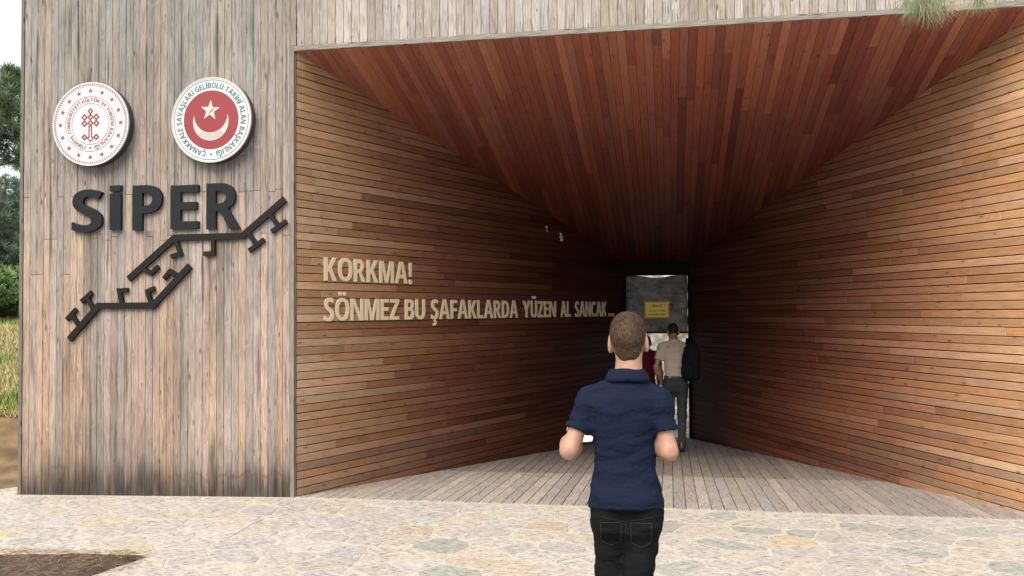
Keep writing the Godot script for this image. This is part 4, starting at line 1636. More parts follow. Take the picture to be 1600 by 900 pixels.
# d holds the joints and the clothes; the person faces -z and stands on y 0
func build_person(label: String, where: Vector3, turn: float, d: Dictionary) -> Node3D:
	var t := thing("person", label, "person", where, turn)
	var cell: float = d.cell
	var lean: float = d.get("lean", 0.0)
	var hd: Vector3 = d.head          # centre of the skull
	var skin: Material = d.skin
	var sh := [d.sh_l, d.sh_r]
	var el := [d.el_l, d.el_r]
	var wr := [d.wr_l, d.wr_r]
	var hip := [d.hip_l, d.hip_r]
	var kn := [d.kn_l, d.kn_r]
	var an := [d.an_l, d.an_r]
	var rows: Array = d.torso
	var neck: Vector3 = d.neck
	# ---- body
	var lo := Vector3(-0.42, -0.01, -0.55)
	var hi := Vector3(0.42, hd.y - 0.03, 0.45)
	var f := Field.new(lo, hi, cell, 55.0)
	var upper := []
	for row in rows:
		if row[0] > d.waist - 0.02:
			upper.append(row)
	f.loft(upper, -0.050)
	f.bone(Vector3(0, d.waist, 0), (hip[0] + hip[1]) * 0.5, 0.06, 0.05)
	for s in 2:
		f.bone(sh[s], el[s], 0.044, 0.031)
		f.bone(el[s], el[s].lerp(wr[s], 0.35), 0.030, 0.039)
		f.bone(el[s].lerp(wr[s], 0.35), wr[s], 0.041, 0.024)
		f.bone(hip[s], kn[s], 0.052, 0.044)
		f.bone(kn[s], kn[s].lerp(an[s], 0.35), 0.042, 0.044)
		f.bone(kn[s].lerp(an[s], 0.35), an[s], 0.044, 0.030)
		f.bone(an[s], an[s] + Vector3(0, -0.045, -0.13), 0.028, 0.020)
	f.bone(neck + Vector3(0, -0.06, 0.01), hd + Vector3(0, -0.08, 0.02), 0.060, 0.057)
	var st := new_st()
	f.cut(Vector3(0, 1, 0), hd.y - 0.075)
	f.add_to(st)
	# head with brow, nose, lips, chin and ears, on its own fine grid
	var hb: Basis = Basis.from_euler(d.get("head_turn", Vector3.ZERO))
	var g := Field.new(Vector3(-0.12, -0.17, -0.15), Vector3(0.12, 0.14, 0.14), 0.005, 120.0)
	g.ball(Vector3(0, 0.020, 0.012), Vector3(0.068, 0.093, 0.091))
	g.ball(Vector3(0, -0.045, -0.030), Vector3(0.056, 0.070, 0.062))
	g.ball(Vector3(0, -0.098, -0.058), Vector3(0.026, 0.020, 0.022))
	g.bone(Vector3(0, -0.08, 0.024), Vector3(0, -0.165, 0.030), 0.057, 0.058)
	g.bone(Vector3(-0.035, 0.012, -0.078), Vector3(0.035, 0.012, -0.078), 0.012, 0.012)
	g.bone(Vector3(0, -0.002, -0.088), Vector3(0, -0.038, -0.106), 0.007, 0.012)
	g.bone(Vector3(-0.016, -0.043, -0.094), Vector3(0.016, -0.043, -0.094), 0.007, 0.007)
	g.bone(Vector3(-0.018, -0.068, -0.087), Vector3(0.018, -0.068, -0.087), 0.006, 0.006)
	g.bone(Vector3(-0.015, -0.077, -0.086), Vector3(0.015, -0.077, -0.086), 0.006, 0.006)
	for s in [-1.0, 1.0]:
		var ear := Basis.from_euler(Vector3(-0.12, s * 0.45, s * 0.12))
		g.ball(Vector3(s * 0.0715, -0.010, 0.014), Vector3(0.007, 0.028, 0.017), ear)
		g.ball(Vector3(s * 0.0755, -0.004, 0.022), Vector3(0.006, 0.025, 0.008), ear)
		g.ball(Vector3(s * 0.045, -0.018, -0.066), Vector3(0.020, 0.014, 0.014))
	g.add_to(st, Transform3D(hb, hd))
	for s in 2:
		var side := -1.0 if s == 1 else 1.0
		add_hand(st, look_along(wr[s] - el[s] + d.get("hand_bend", Vector3.ZERO), d.get("palm_up", Vector3.UP), wr[s] + (wr[s] - el[s]).normalized() * 0.01), side, d.get("curl", 0.7))
	part("body", st.commit(), skin, t)
	# eyes
	for s in [-1.0, 1.0]:
		var sp := SphereMesh.new()
		sp.radius = 0.0115
		sp.height = 0.023
		sp.radial_segments = 14
		sp.rings = 8
		var e := part("eye", sp, M.eye, t)
		e.position = hd + hb * Vector3(s * 0.031, -0.004, -0.078)
		var ir := SphereMesh.new()
		ir.radius = 0.0055
		ir.height = 0.007
		ir.radial_segments = 10
		ir.rings = 5
		var io := part("iris", ir, M.iris, e)
		io.position = hb * Vector3(0, 0, -0.0085)
	# ---- hair: a cap over the skull, then short locks lying along it
	var hg := Field.new(Vector3(-0.13, -0.13, -0.14), Vector3(0.13, 0.16, 0.15), 0.005, 150.0)
	hg.ball(Vector3(0, 0.024, 0.014), Vector3(0.0755, 0.101, 0.099))
	hg.ball(Vector3(0, -0.035, 0.048), Vector3(0.056, 0.078, 0.050))
	hg.noise = wavy(5, 38.0)
	hg.amp = 0.003
	hg.cut(Vector3(0, -0.80, -0.60).normalized(), d.get("hair_front", 0.030))
	hg.cut(Vector3(0, -1, 0.12).normalized(), d.get("hair_low", 0.078))
	for s in [-1.0, 1.0]:
		hg.cut(Vector3(s * 0.35, -0.90, -0.35).normalized(), 0.033, Vector3(s * 0.09, -0.03, 0.0), 0.055)
	var hs := new_st()
	hg.add_to(hs, Transform3D(hb, hd), d.hair * 0.9)
	if d.get("locks", 0) > 0:
		var whorl := Vector3(0.012, 0.098, 0.055).normalized()
		var cc := Vector3(0, 0.020, 0.016)
		for i in int(d.locks):
			var dir := Vector3(rng.randfn(), rng.randfn() + 0.35, rng.randfn() + 0.25).normalized()
			var p := cc + dir * Vector3(0.0745, 0.099, 0.098)
			if p.y < -0.02 and p.z > 0.0:
				p.x *= 0.80
				p.z = p.z * 0.92 + 0.012
			if p.dot(Vector3(0, -0.80, -0.60).normalized()) > d.get("hair_front", 0.030) or p.y < -d.get("hair_low", 0.078) + 0.012 or (absf(p.x) > 0.06 and p.z < 0.05 and p.y < -0.005):
				continue
			# locks run away from the whorl and downwards
			var away := dir - whorl
			var flow := (away - dir * away.dot(dir)).normalized()
			flow = (flow + Vector3(0.25 * sin(dir.x * 9.0), -0.45, 0.0)).normalized()
			flow = (flow - dir * flow.dot(dir)).normalized()
			flow = flow.rotated(dir, rng.randf_range(-0.35, 0.35))
			var l := rng.randf_range(0.018, 0.036) * (1.0 if p.y > 0.0 else 0.55)
			var sidev := flow.cross(dir) * rng.randf_range(0.0008, 0.0018)
			var q := p + flow * l * 0.55 + dir * rng.randf_range(0.002, 0.006)
			var r := p + flow * l + dir * rng.randf_range(-0.004, 0.005)
			var shade: float = rng.randf_range(0.35, 2.1)
			var col: Color = Color(d.hair.r * shade, d.hair.g * shade, d.hair.b * shade)
			var a0: Vector3 = hd + hb * (p - sidev - dir * 0.004)
			var a1: Vector3 = hd + hb * (p + sidev - dir * 0.004)
			var b0: Vector3 = hd + hb * (q - sidev)
			var b1: Vector3 = hd + hb * (q + sidev)
			var nn: Vector3 = hb * dir
			quad(hs, a0, a1, b1, b0, nn, col)
			tri(hs, b0, b1, hd + hb * r, nn, [], col)
	part("hair", hs.commit(), M.hair, t)
	# ---- shirt
	f = Field.new(Vector3(-0.34, rows[0][0] - 0.03, -0.24), Vector3(0.34, neck.y + 0.05, 0.24), d.get("cloth_cell", cell), 62.0)
	f.loft(rows)
	for s in 2:       # the slope from neck to shoulder
		f.bone(Vector3(sh[s].x * 0.35, sh[s].y + 0.070, neck.z * 0.5 + sh[s].z * 0.5), Vector3(sh[s].x * 0.92, sh[s].y + 0.016, sh[s].z), 0.034, 0.044)
	for s in 2:
		var sl := Field.new(f.lo, Vector3(0.34, neck.y + 0.05, 0.24), f.cell, 62.0)
		sl.bone(sh[s] + Vector3(-sh[s].x * 0.40, 0.024, 0), sh[s], 0.040, 0.053)
		sl.bone(sh[s], sh[s].lerp(el[s], 0.75), d.get("sleeve", 0.058), d.get("sleeve", 0.058) - 0.002)
		var ax: Vector3 = (el[s] - sh[s]).normalized()
		sl.cut(ax, ax.dot(sh[s].lerp(el[s], d.get("cuff", 0.56))))
		f.join(sl)
	f.cut(Vector3(0, -1, d.get("hem_tilt", 0.0)).normalized(), -d.hem)
	f.cut(Vector3(0, 1, 0.18).normalized(), neck.y + 0.012)
	f.noise = creased(d.get("folds", 3))
	f.amp = d.get("fold_depth", 0.008)
	f.nscale = Vector3(3.2, 7.5, 3.2)
	st = new_st()
	f.add_to(st)
	part("shirt", st.commit(), d.shirt, t)
	if d.has("seams"):
		var hem: float = d.hem + 0.032
		for line in [[Vector2(-0.135, hem), Vector2(0.0, hem - 0.003), Vector2(0.140, hem)], [Vector2(-0.138, 1.330), Vector2(-0.128, 1.27), Vector2(-0.132, 1.20)], [Vector2(0.146, 1.330), Vector2(0.136, 1.27), Vector2(0.140, 1.20)]]:
			st = new_st()
			f.stitch(st, line, 0.0013, self)
			part("seam", st.commit(), d.seams, t)
		for s in 2:           # ribbed sleeve bands
			var axis: Vector3 = (el[s] - sh[s]).normalized()
			var cf := sh[s].lerp(el[s], d.get("cuff", 0.56)) as Vector3
			var cg := Field.new(cf - Vector3.ONE * 0.11, cf + Vector3.ONE * 0.11, 0.006, 120.0)
			cg.bone(sh[s], sh[s].lerp(el[s], 0.9), d.get("sleeve", 0.058) + 0.004, d.get("sleeve", 0.058) + 0.001)
			cg.cut(axis, axis.dot(cf) + 0.003)
			cg.cut(-axis, -axis.dot(cf) + 0.020)
			st = new_st()
			cg.add_to(st)
			part("sleeve_band", st.commit(), d.shirt, t)
	# collar, a turned-down band round the neck
	f = Field.new(neck - Vector3(0.13, 0.07, 0.12), neck + Vector3(0.13, 0.07, 0.14), 0.006, 170.0)
	var nseg := 22
	for i in nseg:
		for e in [[0.066, 0.026, 0.006], [0.075, 0.008, 0.008], [0.083, -0.010, 0.008]]:
			var v := []
			for q in [i, i + 1]:
				var a: float = TAU * q / nseg
				var front := clampf(-cos(a), 0.0, 1.0)
				v.append(neck + Vector3(sin(a) * e[0] * d.get("collar_w", 1.0), e[1] - 0.035 * front - 0.008 * absf(sin(a)), cos(a) * e[0] * 0.88 + 0.010))
			f.bone(v[0], v[1], e[2], e[2])
	st = new_st()
	f.add_to(st)
	part("collar", st.commit(), d.get("collar_mat", d.shirt), t)
	# ---- trousers
	f = Field.new(Vector3(-0.28, 0.02, -0.50), Vector3(0.28, d.waist + 0.04, 0.50), d.get("cloth_cell", cell), 60.0)
	f.loft(d.pelvis)
	for s in 2:
		f.bone(hip[s], kn[s], d.thigh, 0.066)
		f.bone(kn[s], an[s] + Vector3(0, -0.02, 0), 0.064, 0.056)
		f.bone(hip[s] + Vector3(0, 0.03, 0.055), hip[s] + Vector3(0, -0.04, 0.050), 0.062, 0.066)
	f.cut(Vector3(0, 1, 0), d.waist)
	f.cut(Vector3(0, -1, 0), -0.055)
	f.noise = creased(d.get("folds", 3) + 9)
	f.amp = 0.008
	f.nscale = Vector3(4.0, 8.0, 4.0)
	st = new_st()
	f.add_to(st)
	part("trousers", st.commit(), d.trousers, t)
	if d.has("seams"):
		for line in [[Vector2(0.004, 0.835), Vector2(0.004, 0.70)], [Vector2(-0.118, 0.820), Vector2(0.004, 0.795), Vector2(0.124, 0.820)]]:
			st = new_st()
			f.stitch(st, line, 0.0015, self)
			part("seam", st.commit(), d.seams, t)
		for s in [-1.0, 1.0]:
			var c: float = 0.004 + s * 0.064
			st = new_st()
			f.stitch(st, [Vector2(c - 0.044, 0.792), Vector2(c + 0.044, 0.792), Vector2(c + 0.042, 0.700), Vector2(c, 0.680), Vector2(c - 0.042, 0.700), Vector2(c - 0.044, 0.792)], 0.0016, self)
			part("pocket_seam", st.commit(), d.get("denim", d.seams), t)
	if d.has("belt"):
		st = new_st()
		var p0: Array = d.pelvis[-1]
		for i in 32:
			var v := []
			for q in [[i, -0.02], [i + 1, -0.02], [i + 1, 0.018], [i, 0.018]]:
				var a: float = TAU * q[0] / 32.0
				v.append(Vector3(p0[1] + sin(a) * (p0[3] + 0.010), d.waist - 0.012 + q[1], p0[2] + cos(a) * (p0[4] + 0.010)))
			var nn := Vector3(sin((i + 0.5) * TAU / 32.0), 0, cos((i + 0.5) * TAU / 32.0))
			quad(st, v[0], v[1], v[2], v[3], nn)
		part("belt", st.commit(), d.belt, t)
	# ---- shoes
	for s in 2:
		var g2 := Field.new(Vector3(-0.08, -0.005, -0.24), Vector3(0.08, 0.14, 0.12), 0.008, 110.0)
		g2.bone(Vector3(0, 0.040, 0.045), Vector3(0, 0.036, -0.13), 0.036, 0.036)
		g2.bone(Vector3(0, 0.055, 0.04), Vector3(0, 0.10, 0.03), 0.036, 0.040)
		g2.bone(Vector3(0, 0.055, 0.0), Vector3(0, 0.042, -0.10), 0.036, 0.030)
		g2.cut(Vector3(0, -1, 0), -0.004)
		var s3 := new_st()
		var foot: Vector3 = an[s]
		g2.add_to(s3, Transform3D(Basis(Vector3.RIGHT, d.get("foot_l", 0.0) if s == 0 else d.get("foot_r", 0.0)), Vector3(foot.x, foot.y - 0.09, foot.z)))
		part("shoe", s3.commit(), d.shoes, t)
	return t


func cloth(c: Color, scale: float, rough: float, sheen: float, seed_n: int) -> StandardMaterial3D:
	var m := tri_mat(c, mottle(seed_n, 0.78, 1.0, 0.18, 1.6, 2, 256), scale, rough, 0.05)
	m.metallic_specular = 0.15
	if sheen > 0.0:
		m.rim_enabled = true
		m.rim = sheen
		m.rim_tint = 0.6
	return m


func make_people() -> void:
	var skin := tri_mat(Color(0.34, 0.19, 0.135), mottle(95, 0.88, 1.0, 0.012, 1.5), 4.0, 0.55)
	skin.subsurf_scatter_enabled = true
	skin.subsurf_scatter_strength = 0.12
	var skin2 := plain_mat(Color(0.27, 0.155, 0.11), 0.5)
	M.eye = plain_mat(Color(0.75, 0.72, 0.68), 0.25)
	M.iris = plain_mat(Color(0.10, 0.06, 0.035), 0.2)
	M.hair = plain_mat(Color.WHITE, 0.6)
	M.hair.metallic_specular = 0.3
	M.hair.vertex_color_use_as_albedo = true
	var navy := cloth(Color(0.0098, 0.0145, 0.033), 9.0, 0.9, 0.03, 71)
	var jeans := cloth(Color(0.009, 0.010, 0.011), 8.0, 0.85, 0.0, 72)
	var grey := cloth(Color(0.54, 0.48, 0.43), 9.0, 0.9, 0.1, 73)
	var slate := cloth(Color(0.045, 0.055, 0.062), 8.0, 0.85, 0.1, 74)
	var maroon := cloth(Color(0.13, 0.012, 0.035), 9.0, 0.9, 0.1, 75)
	var leather := plain_mat(Color(0.03, 0.02, 0.016), 0.5)
	# the young man in the foreground, seen from behind, holding something white in front of him
	var man := build_person("person in a navy polo shirt and black jeans, seen from behind in the foreground", Vector3(3.225, 0.0, 3.84), deg_to_rad(4.0), {
		"cell": 0.014, "cloth_cell": 0.0085, "seams": plain_mat(Color(0.004, 0.006, 0.015), 1.0), "denim": plain_mat(Color(0.016, 0.016, 0.017), 1.0), "head": Vector3(0.026, 1.574, -0.012), "head_turn": Vector3(-0.03, -0.10, 0.03), "neck": Vector3(0.018, 1.418, 0.002),
		"sh_l": Vector3(-0.150, 1.298, 0.0), "sh_r": Vector3(0.158, 1.300, 0.0), "el_l": Vector3(-0.240, 1.092, 0.055), "el_r": Vector3(0.194, 1.088, 0.045),
		"wr_l": Vector3(-0.222, 1.120, -0.185), "wr_r": Vector3(0.090, 1.130, -0.185), "hand_bend": Vector3(0.0, 0.06, 0.0), "palm_up": Vector3(0.3, 0.8, 0.2), "curl": 0.9,
		"hip_l": Vector3(-0.070, 0.83, 0.0), "hip_r": Vector3(0.088, 0.83, 0.0), "kn_l": Vector3(-0.062, 0.47, -0.05), "kn_r": Vector3(0.050, 0.46, 0.02), "an_l": Vector3(-0.075, 0.09, -0.16), "an_r": Vector3(0.045, 0.12, 0.24), "foot_r": -0.35,
		"torso": [[0.79, 0.006, 0.014, 0.176, 0.150], [0.88, 0.006, 0.012, 0.168, 0.138], [0.98, 0.004, 0.004, 0.148, 0.112], [1.06, 0.001, 0.0, 0.137, 0.106], [1.16, 0.0, 0.002, 0.142, 0.112], [1.25, 0.002, 0.006, 0.154, 0.116], [1.32, 0.005, 0.006, 0.150, 0.106], [1.366, 0.008, 0.004, 0.112, 0.085], [1.405, 0.012, 0.002, 0.078, 0.066], [1.43, 0.016, 0.002, 0.056, 0.054]],
		"hem": 0.832, "hem_tilt": 0.10, "sleeve": 0.056, "cuff": 0.585, "fold_depth": 0.010, "folds": 4, "waist": 0.93, "thigh": 0.081,
		"pelvis": [[0.74, 0.004, 0.012, 0.118, 0.085], [0.82, 0.004, 0.014, 0.122, 0.088], [0.88, 0.004, 0.006, 0.116, 0.080], [0.96, 0.004, 0.006, 0.110, 0.075]],
		"shirt": navy, "trousers": jeans, "shoes": leather, "skin": skin, "hair": Color(0.043, 0.025, 0.015), "locks": 11000, "hair_low": 0.102, "collar_w": 1.03})
	# the white folded leaflet in his left hand
	var lt := thing("leaflet", "white folded leaflet held in front by the person in the navy shirt", "leaflet", Vector3.ZERO)
	lt.transform = man.transform * Transform3D(Basis.from_euler(Vector3(0.9, 0.25, 0.1)), Vector3(-0.130, 1.170, -0.290))
	var paper := plain_mat(Color(0.72, 0.71, 0.69), 0.7)
	var st = new_st()
	add_box(st, Vector3(-0.075, -0.001, -0.10), Vector3(-0.0015, 0.001, 0.10))
	part("leaf", st.commit(), paper, lt)
	st = new_st()
	add_box(st, Vector3(-0.0745, 0.002, -0.10), Vector3(-0.001, 0.0035, 0.099))
	part("leaf", st.commit(), paper, lt)
	# the man with the backpack walking through the doorway
	var gy := 0.05 * -4.75 + 0.008
	var walker := build_person("person in a pale grey shirt and dark trousers walking into the doorway", Vector3(3.50, gy, -4.75), deg_to_rad(-2.0), {
		"cell": 0.018, "cloth_cell": 0.014, "head": Vector3(-0.03, 1.635, -0.150), "head_turn": Vector3(-0.55, 0.1, 0.0), "neck": Vector3(-0.015, 1.505, -0.060),
		"sh_l": Vector3(-0.185, 1.42, -0.035), "sh_r": Vector3(0.170, 1.42, -0.030), "el_l": Vector3(-0.262, 1.150, 0.030), "el_r": Vector3(0.225, 1.14, -0.02),
		"wr_l": Vector3(-0.190, 0.945, -0.080), "wr_r": Vector3(0.190, 1.12, -0.26), "curl": 0.6,
		"hip_l": Vector3(-0.085, 0.92, 0.0), "hip_r": Vector3(0.090, 0.92, 0.0), "kn_l": Vector3(-0.085, 0.52, -0.12), "kn_r": Vector3(0.085, 0.50, 0.02), "an_l": Vector3(-0.085, 0.10, -0.16), "an_r": Vector3(0.080, 0.11, 0.16), "foot_r": -0.2,
		"torso": [[0.96, 0.0, 0.008, 0.150, 0.115], [1.03, 0.0, 0.006, 0.150, 0.115], [1.12, 0.0, 0.0, 0.150, 0.112], [1.24, 0.0, -0.006, 0.158, 0.115], [1.34, 0.0, -0.016, 0.165, 0.115], [1.42, -0.004, -0.030, 0.150, 0.100], [1.465, -0.008, -0.042, 0.105, 0.080], [1.51, -0.012, -0.055, 0.058, 0.056]],
		"hem": 1.0, "sleeve": 0.062, "cuff": 0.62, "fold_depth": 0.008, "folds": 14, "waist": 1.03, "thigh": 0.088,
		"pelvis": [[0.82, 0.0, 0.012, 0.135, 0.10], [0.90, 0.0, 0.016, 0.150, 0.115], [0.99, 0.0, 0.008, 0.148, 0.110], [1.04, 0.0, 0.006, 0.146, 0.108]],
		"shirt": grey, "trousers": slate, "belt": leather, "shoes": leather, "skin": skin2, "hair": Color(0.022, 0.017, 0.014), "locks": 900, "hair_low": 0.075})
	backpack(walker.transform)
	# the visitor in dark red ahead of him, mostly hidden
	build_person("person in a dark red top just inside the doorway, mostly hidden behind the others", Vector3(3.075, 0.05 * -5.7 + 0.008, -5.7), deg_to_rad(3.0), {
		"cell": 0.018, "cloth_cell": 0.015, "head": Vector3(0.0, 1.50, -0.10), "head_turn": Vector3(-0.4, 0.0, 0.0), "neck": Vector3(0.0, 1.385, -0.03),
		"sh_l": Vector3(-0.160, 1.31, 0.0), "sh_r": Vector3(0.160, 1.31, 0.0), "el_l": Vector3(-0.215, 1.06, 0.03), "el_r": Vector3(0.215, 1.06, 0.03),
		"wr_l": Vector3(-0.18, 0.86, -0.08), "wr_r": Vector3(0.18, 0.86, -0.08), "curl": 0.6,
		"hip_l": Vector3(-0.082, 0.82, 0.0), "hip_r": Vector3(0.082, 0.82, 0.0), "kn_l": Vector3(-0.08, 0.46, -0.08), "kn_r": Vector3(0.08, 0.45, 0.0), "an_l": Vector3(-0.08, 0.09, -0.08), "an_r": Vector3(0.08, 0.10, 0.12), "foot_r": -0.15,
		"torso": [[0.82, 0.0, 0.008, 0.150, 0.115], [0.92, 0.0, 0.006, 0.142, 0.110], [1.03, 0.0, 0.0, 0.132, 0.10], [1.16, 0.0, 0.0, 0.138, 0.105], [1.25, 0.0, 0.0, 0.142, 0.10], [1.315, 0.0, -0.006, 0.125, 0.085], [1.355, 0.0, -0.016, 0.085, 0.068], [1.39, 0.0, -0.026, 0.052, 0.052]],
		"hem": 0.85, "sleeve": 0.056, "cuff": 0.62, "fold_depth": 0.008, "folds": 24, "waist": 0.93, "thigh": 0.082,
		"pelvis": [[0.74, 0.0, 0.012, 0.132, 0.10], [0.82, 0.0, 0.016, 0.145, 0.112], [0.90, 0.0, 0.008, 0.138, 0.10], [0.95, 0.0, 0.006, 0.13, 0.095]],
		"shirt": maroon, "trousers": slate, "shoes": leather, "skin": skin2, "hair": Color(0.03, 0.02, 0.016), "locks": 900, "hair_low": 0.085})


func backpack(wearer: Transform3D) -> void:
	var t := thing("backpack", "black backpack slung over the right shoulder of the person in pale grey", "backpack", Vector3.ZERO)
	t.transform = wearer * Transform3D(Basis.from_euler(Vector3(0.06, -0.55, -0.05)), Vector3(0.215, 1.01, 0.175))
	var black := cloth(Color(0.010, 0.012, 0.016), 8.0, 0.75, 0.1, 76)
	var f := Field.new(Vector3(-0.22, -0.05, -0.16), Vector3(0.22, 0.58, 0.18), 0.014, 70.0)
	f.loft([[0.0, 0.0, 0.0, 0.125, 0.075], [0.10, 0.0, 0.0, 0.138, 0.085], [0.28, 0.0, 0.0, 0.132, 0.08], [0.40, 0.0, -0.01, 0.110, 0.065], [0.47, 0.0, -0.02, 0.075, 0.045]])
	f.noise = wavy(44, 1.0)
	f.amp = 0.006
	f.nscale = Vector3(7, 9, 7)
	var st := new_st()
	f.add_to(st)
	part("bag", st.commit(), black, t)
	f = Field.new(Vector3(-0.16, -0.02, 0.03), Vector3(0.16, 0.26, 0.16), 0.012, 80.0)
	f.loft([[0.03, 0.0, 0.085, 0.095, 0.030], [0.12, 0.0, 0.095, 0.10, 0.034], [0.20, 0.0, 0.085, 0.09, 0.026]])
	st = new_st()
	f.add_to(st)
	part("pocket", st.commit(), black, t)
	st = new_st()
	add_tube(st, [Vector3(-0.10, 0.46, -0.05), Vector3(-0.125, 0.52, -0.10), Vector3(-0.12, 0.50, -0.22), Vector3(-0.09, 0.36, -0.31), Vector3(-0.05, 0.18, -0.28), Vector3(-0.08, 0.04, -0.10)], [0.018, 0.022, 0.022, 0.022, 0.018, 0.012], 8)
	part("strap", st.commit(), black, t)
	st = new_st()
	add_tube(st, [Vector3(-0.03, 0.47, -0.02), Vector3(-0.025, 0.51, -0.02), Vector3(0.025, 0.51, -0.02), Vector3(0.03, 0.47, -0.02)], [0.008, 0.008, 0.008, 0.008], 6)
	part("handle", st.commit(), black, t)


# =====================================================================  plants
func needle_tuft(n: int, length: float, spread: float, thick := 0.0011) -> ArrayMesh:
	var st := new_st()
	for i in n:
		var a := TAU * i * 0.381966
		var b := spread * sqrt((i + 0.5) / n)
		var dir := Vector3(sin(b) * cos(a), sin(b) * sin(a), cos(b))
		var l := length * (0.75 + 0.25 * fmod(i * 0.618, 1.0))
		var tip := dir * l + Vector3(0, -0.06 * l, 0)
		var side := dir.cross(Vector3(0.2, 1, 0.1)).normalized() * thick
		var up := dir.cross(side).normalized() * thick
		var mid := dir * l * 0.5
		for s in 3:
			var e0 := side * cos(TAU * s / 3.0) + up * sin(TAU * s / 3.0)
			var e1 := side * cos(TAU * (s + 1) / 3.0) + up * sin(TAU * (s + 1) / 3.0)
			quad(st, e0, e1, mid + e1, mid + e0, (e0 + e1).normalized())
			tri(st, mid + e0, mid + e1, tip, (e0 + e1).normalized())
	return st.commit()


func scatter(called: String, mesh: Mesh, list: Array, m: Material, parent: Node) -> void:      # list of [Transform3D, Color]
	var mm := MultiMesh.new()
	mm.transform_format = MultiMesh.TRANSFORM_3D
	mm.use_colors = true
	mm.mesh = mesh
	mm.instance_count = list.size()
	for i in list.size():
		mm.set_instance_transform(i, list[i][0])
		mm.set_instance_color(i, list[i][1])
	var mi := MultiMeshInstance3D.new()
	mi.name = called
	mi.multimesh = mm
	mi.material_override = m
	mi.set_meta("kind", "stuff")
	parent.add_child(mi, true)


func leaf_mat() -> StandardMaterial3D:
	var m := plain_mat(Color.WHITE, 0.6)
	m.vertex_color_use_as_albedo = true
	m.backlight_enabled = true
	m.backlight = Color(0.35, 0.35, 0.30)
	return m


func make_overhanging_pine() -> void:
	# a pine beside the forecourt, out of the frame on the right, with one twig reaching into view
	var base := Vector3(7.9, 0, 2.9)
	var t := thing("pine_tree", "green pine twig hanging into view before the pale boards above the entrance", "tree", base)
	var st := new_st()
	add_tube(st, [Vector3(0, -0.1, 0), Vector3(0.03, 1.5, 0.02), Vector3(-0.05, 3.2, 0.0), Vector3(0.04, 5.2, 0.05), Vector3(0.0, 6.8, 0.0)], [0.19, 0.16, 0.13, 0.09, 0.04], 12)
	part("trunk", st.commit(), M.bark, t)
	st = new_st()
	add_tube(st, [Vector3(-0.04, 4.0, 0.0), Vector3(-0.8, 4.35, -0.2), Vector3(-1.7, 4.25, -0.5), Vector3(-2.5, 3.92, -0.75), Vector3(-2.85, 3.72, -0.84)], [0.055, 0.04, 0.025, 0.012, 0.006], 7)
	add_tube(st, [Vector3(-1.7, 4.25, -0.5), Vector3(-2.1, 4.0, -0.85), Vector3(-2.35, 3.73, -0.95)], [0.02, 0.012, 0.005], 6)
	add_tube(st, [Vector3(0.02, 5.0, 0.0), Vector3(0.7, 5.5, 0.5), Vector3(1.4, 5.7, 1.0)], [0.05, 0.035, 0.015], 7)
	add_tube(st, [Vector3(0.02, 5.6, 0.0), Vector3(0.3, 6.1, -0.7), Vector3(0.5, 6.3, -1.3)], [0.04, 0.03, 0.012], 7)
	part("limb", st.commit(), M.bark, t)
	var tuft := needle_tuft(24, 0.15, 0.9, 0.0009)
	var list := []
	var green := [Color(0.17, 0.23, 0.12), Color(0.20, 0.26, 0.15), Color(0.14, 0.20, 0.11), Color(0.23, 0.27, 0.16)]
	var brown := [Color(0.30, 0.25, 0.14), Color(0.27, 0.22, 0.12), Color(0.30, 0.28, 0.17)]
	var shoots := []
	for k in 30:
		shoots.append([Vector3(rng.randf_range(4.86, 5.17), rng.randf_range(3.51, 3.70), 2.05 + rng.randf_range(-0.10, 0.12)), Vector3(rng.randf_range(-0.5, 0.5), -0.9, rng.randf_range(-0.3, 0.5)), green if rng.randf() < 0.7 else brown])
	for k in 9:
		shoots.append([Vector3(rng.randf_range(5.26, 5.42), rng.randf_range(3.60, 3.70), 2.0 + rng.randf_range(-0.08, 0.1)), Vector3(rng.randf_range(-0.3, 0.3), -1.0, rng.randf_range(-0.3, 0.3)), brown if rng.randf() < 0.6 else green])
	for k in 26:
		shoots.append([Vector3(rng.randf_range(4.9, 5.7), rng.randf_range(3.68, 3.95), 2.0 + rng.randf_range(-0.15, 0.2)), Vector3(rng.randf_range(-1, 0.4), -0.5, rng.randf_range(-0.6, 0.6)), green])
	for k in 150:
		var c: Vector3 = [Vector3(9.2, 8.6, 3.8), Vector3(8.4, 9.2, 1.7), Vector3(7.9, 6.9, 2.9)][k % 3]
		shoots.append([c - base + base + Vector3(rng.randfn() * 0.5, rng.randfn() * 0.25 - (2.9 if k % 3 < 2 else 0.0), rng.randfn() * 0.5), Vector3(rng.randfn(), 0.8 + rng.randfn(), rng.randfn()), green])
	for s in shoots:
		var dir: Vector3 = s[1].normalized()
		var b := Basis.looking_at(-dir, Vector3(0.3, 0.1, 0.95))
		list.append([Transform3D(b * rng.randf_range(0.8, 1.25), s[0] - base), pick(s[2], 0.15)])
	scatter("needles", tuft, list, leaf_mat(), t)


func crown(list: Array, c: Vector3, r: Vector3, n: int, tones: Array, size: float) -> void:
	for i in n:
		var d := Vector3(rng.randfn(), rng.randfn(), rng.randfn()).normalized()
		var rad := pow(rng.randf(), 0.45)
		var p := c + d * r * rad
		var dir := (d + Vector3(rng.randfn() * 0.5, 0.6 + rng.randfn() * 0.4, rng.randfn() * 0.5)).normalized()
		var b := Basis.looking_at(-dir, Vector3(0.31, 0.22, 0.9))
		list.append([Transform3D(b * size * rng.randf_range(0.7, 1.35), p), pick(tones, 0.2)])


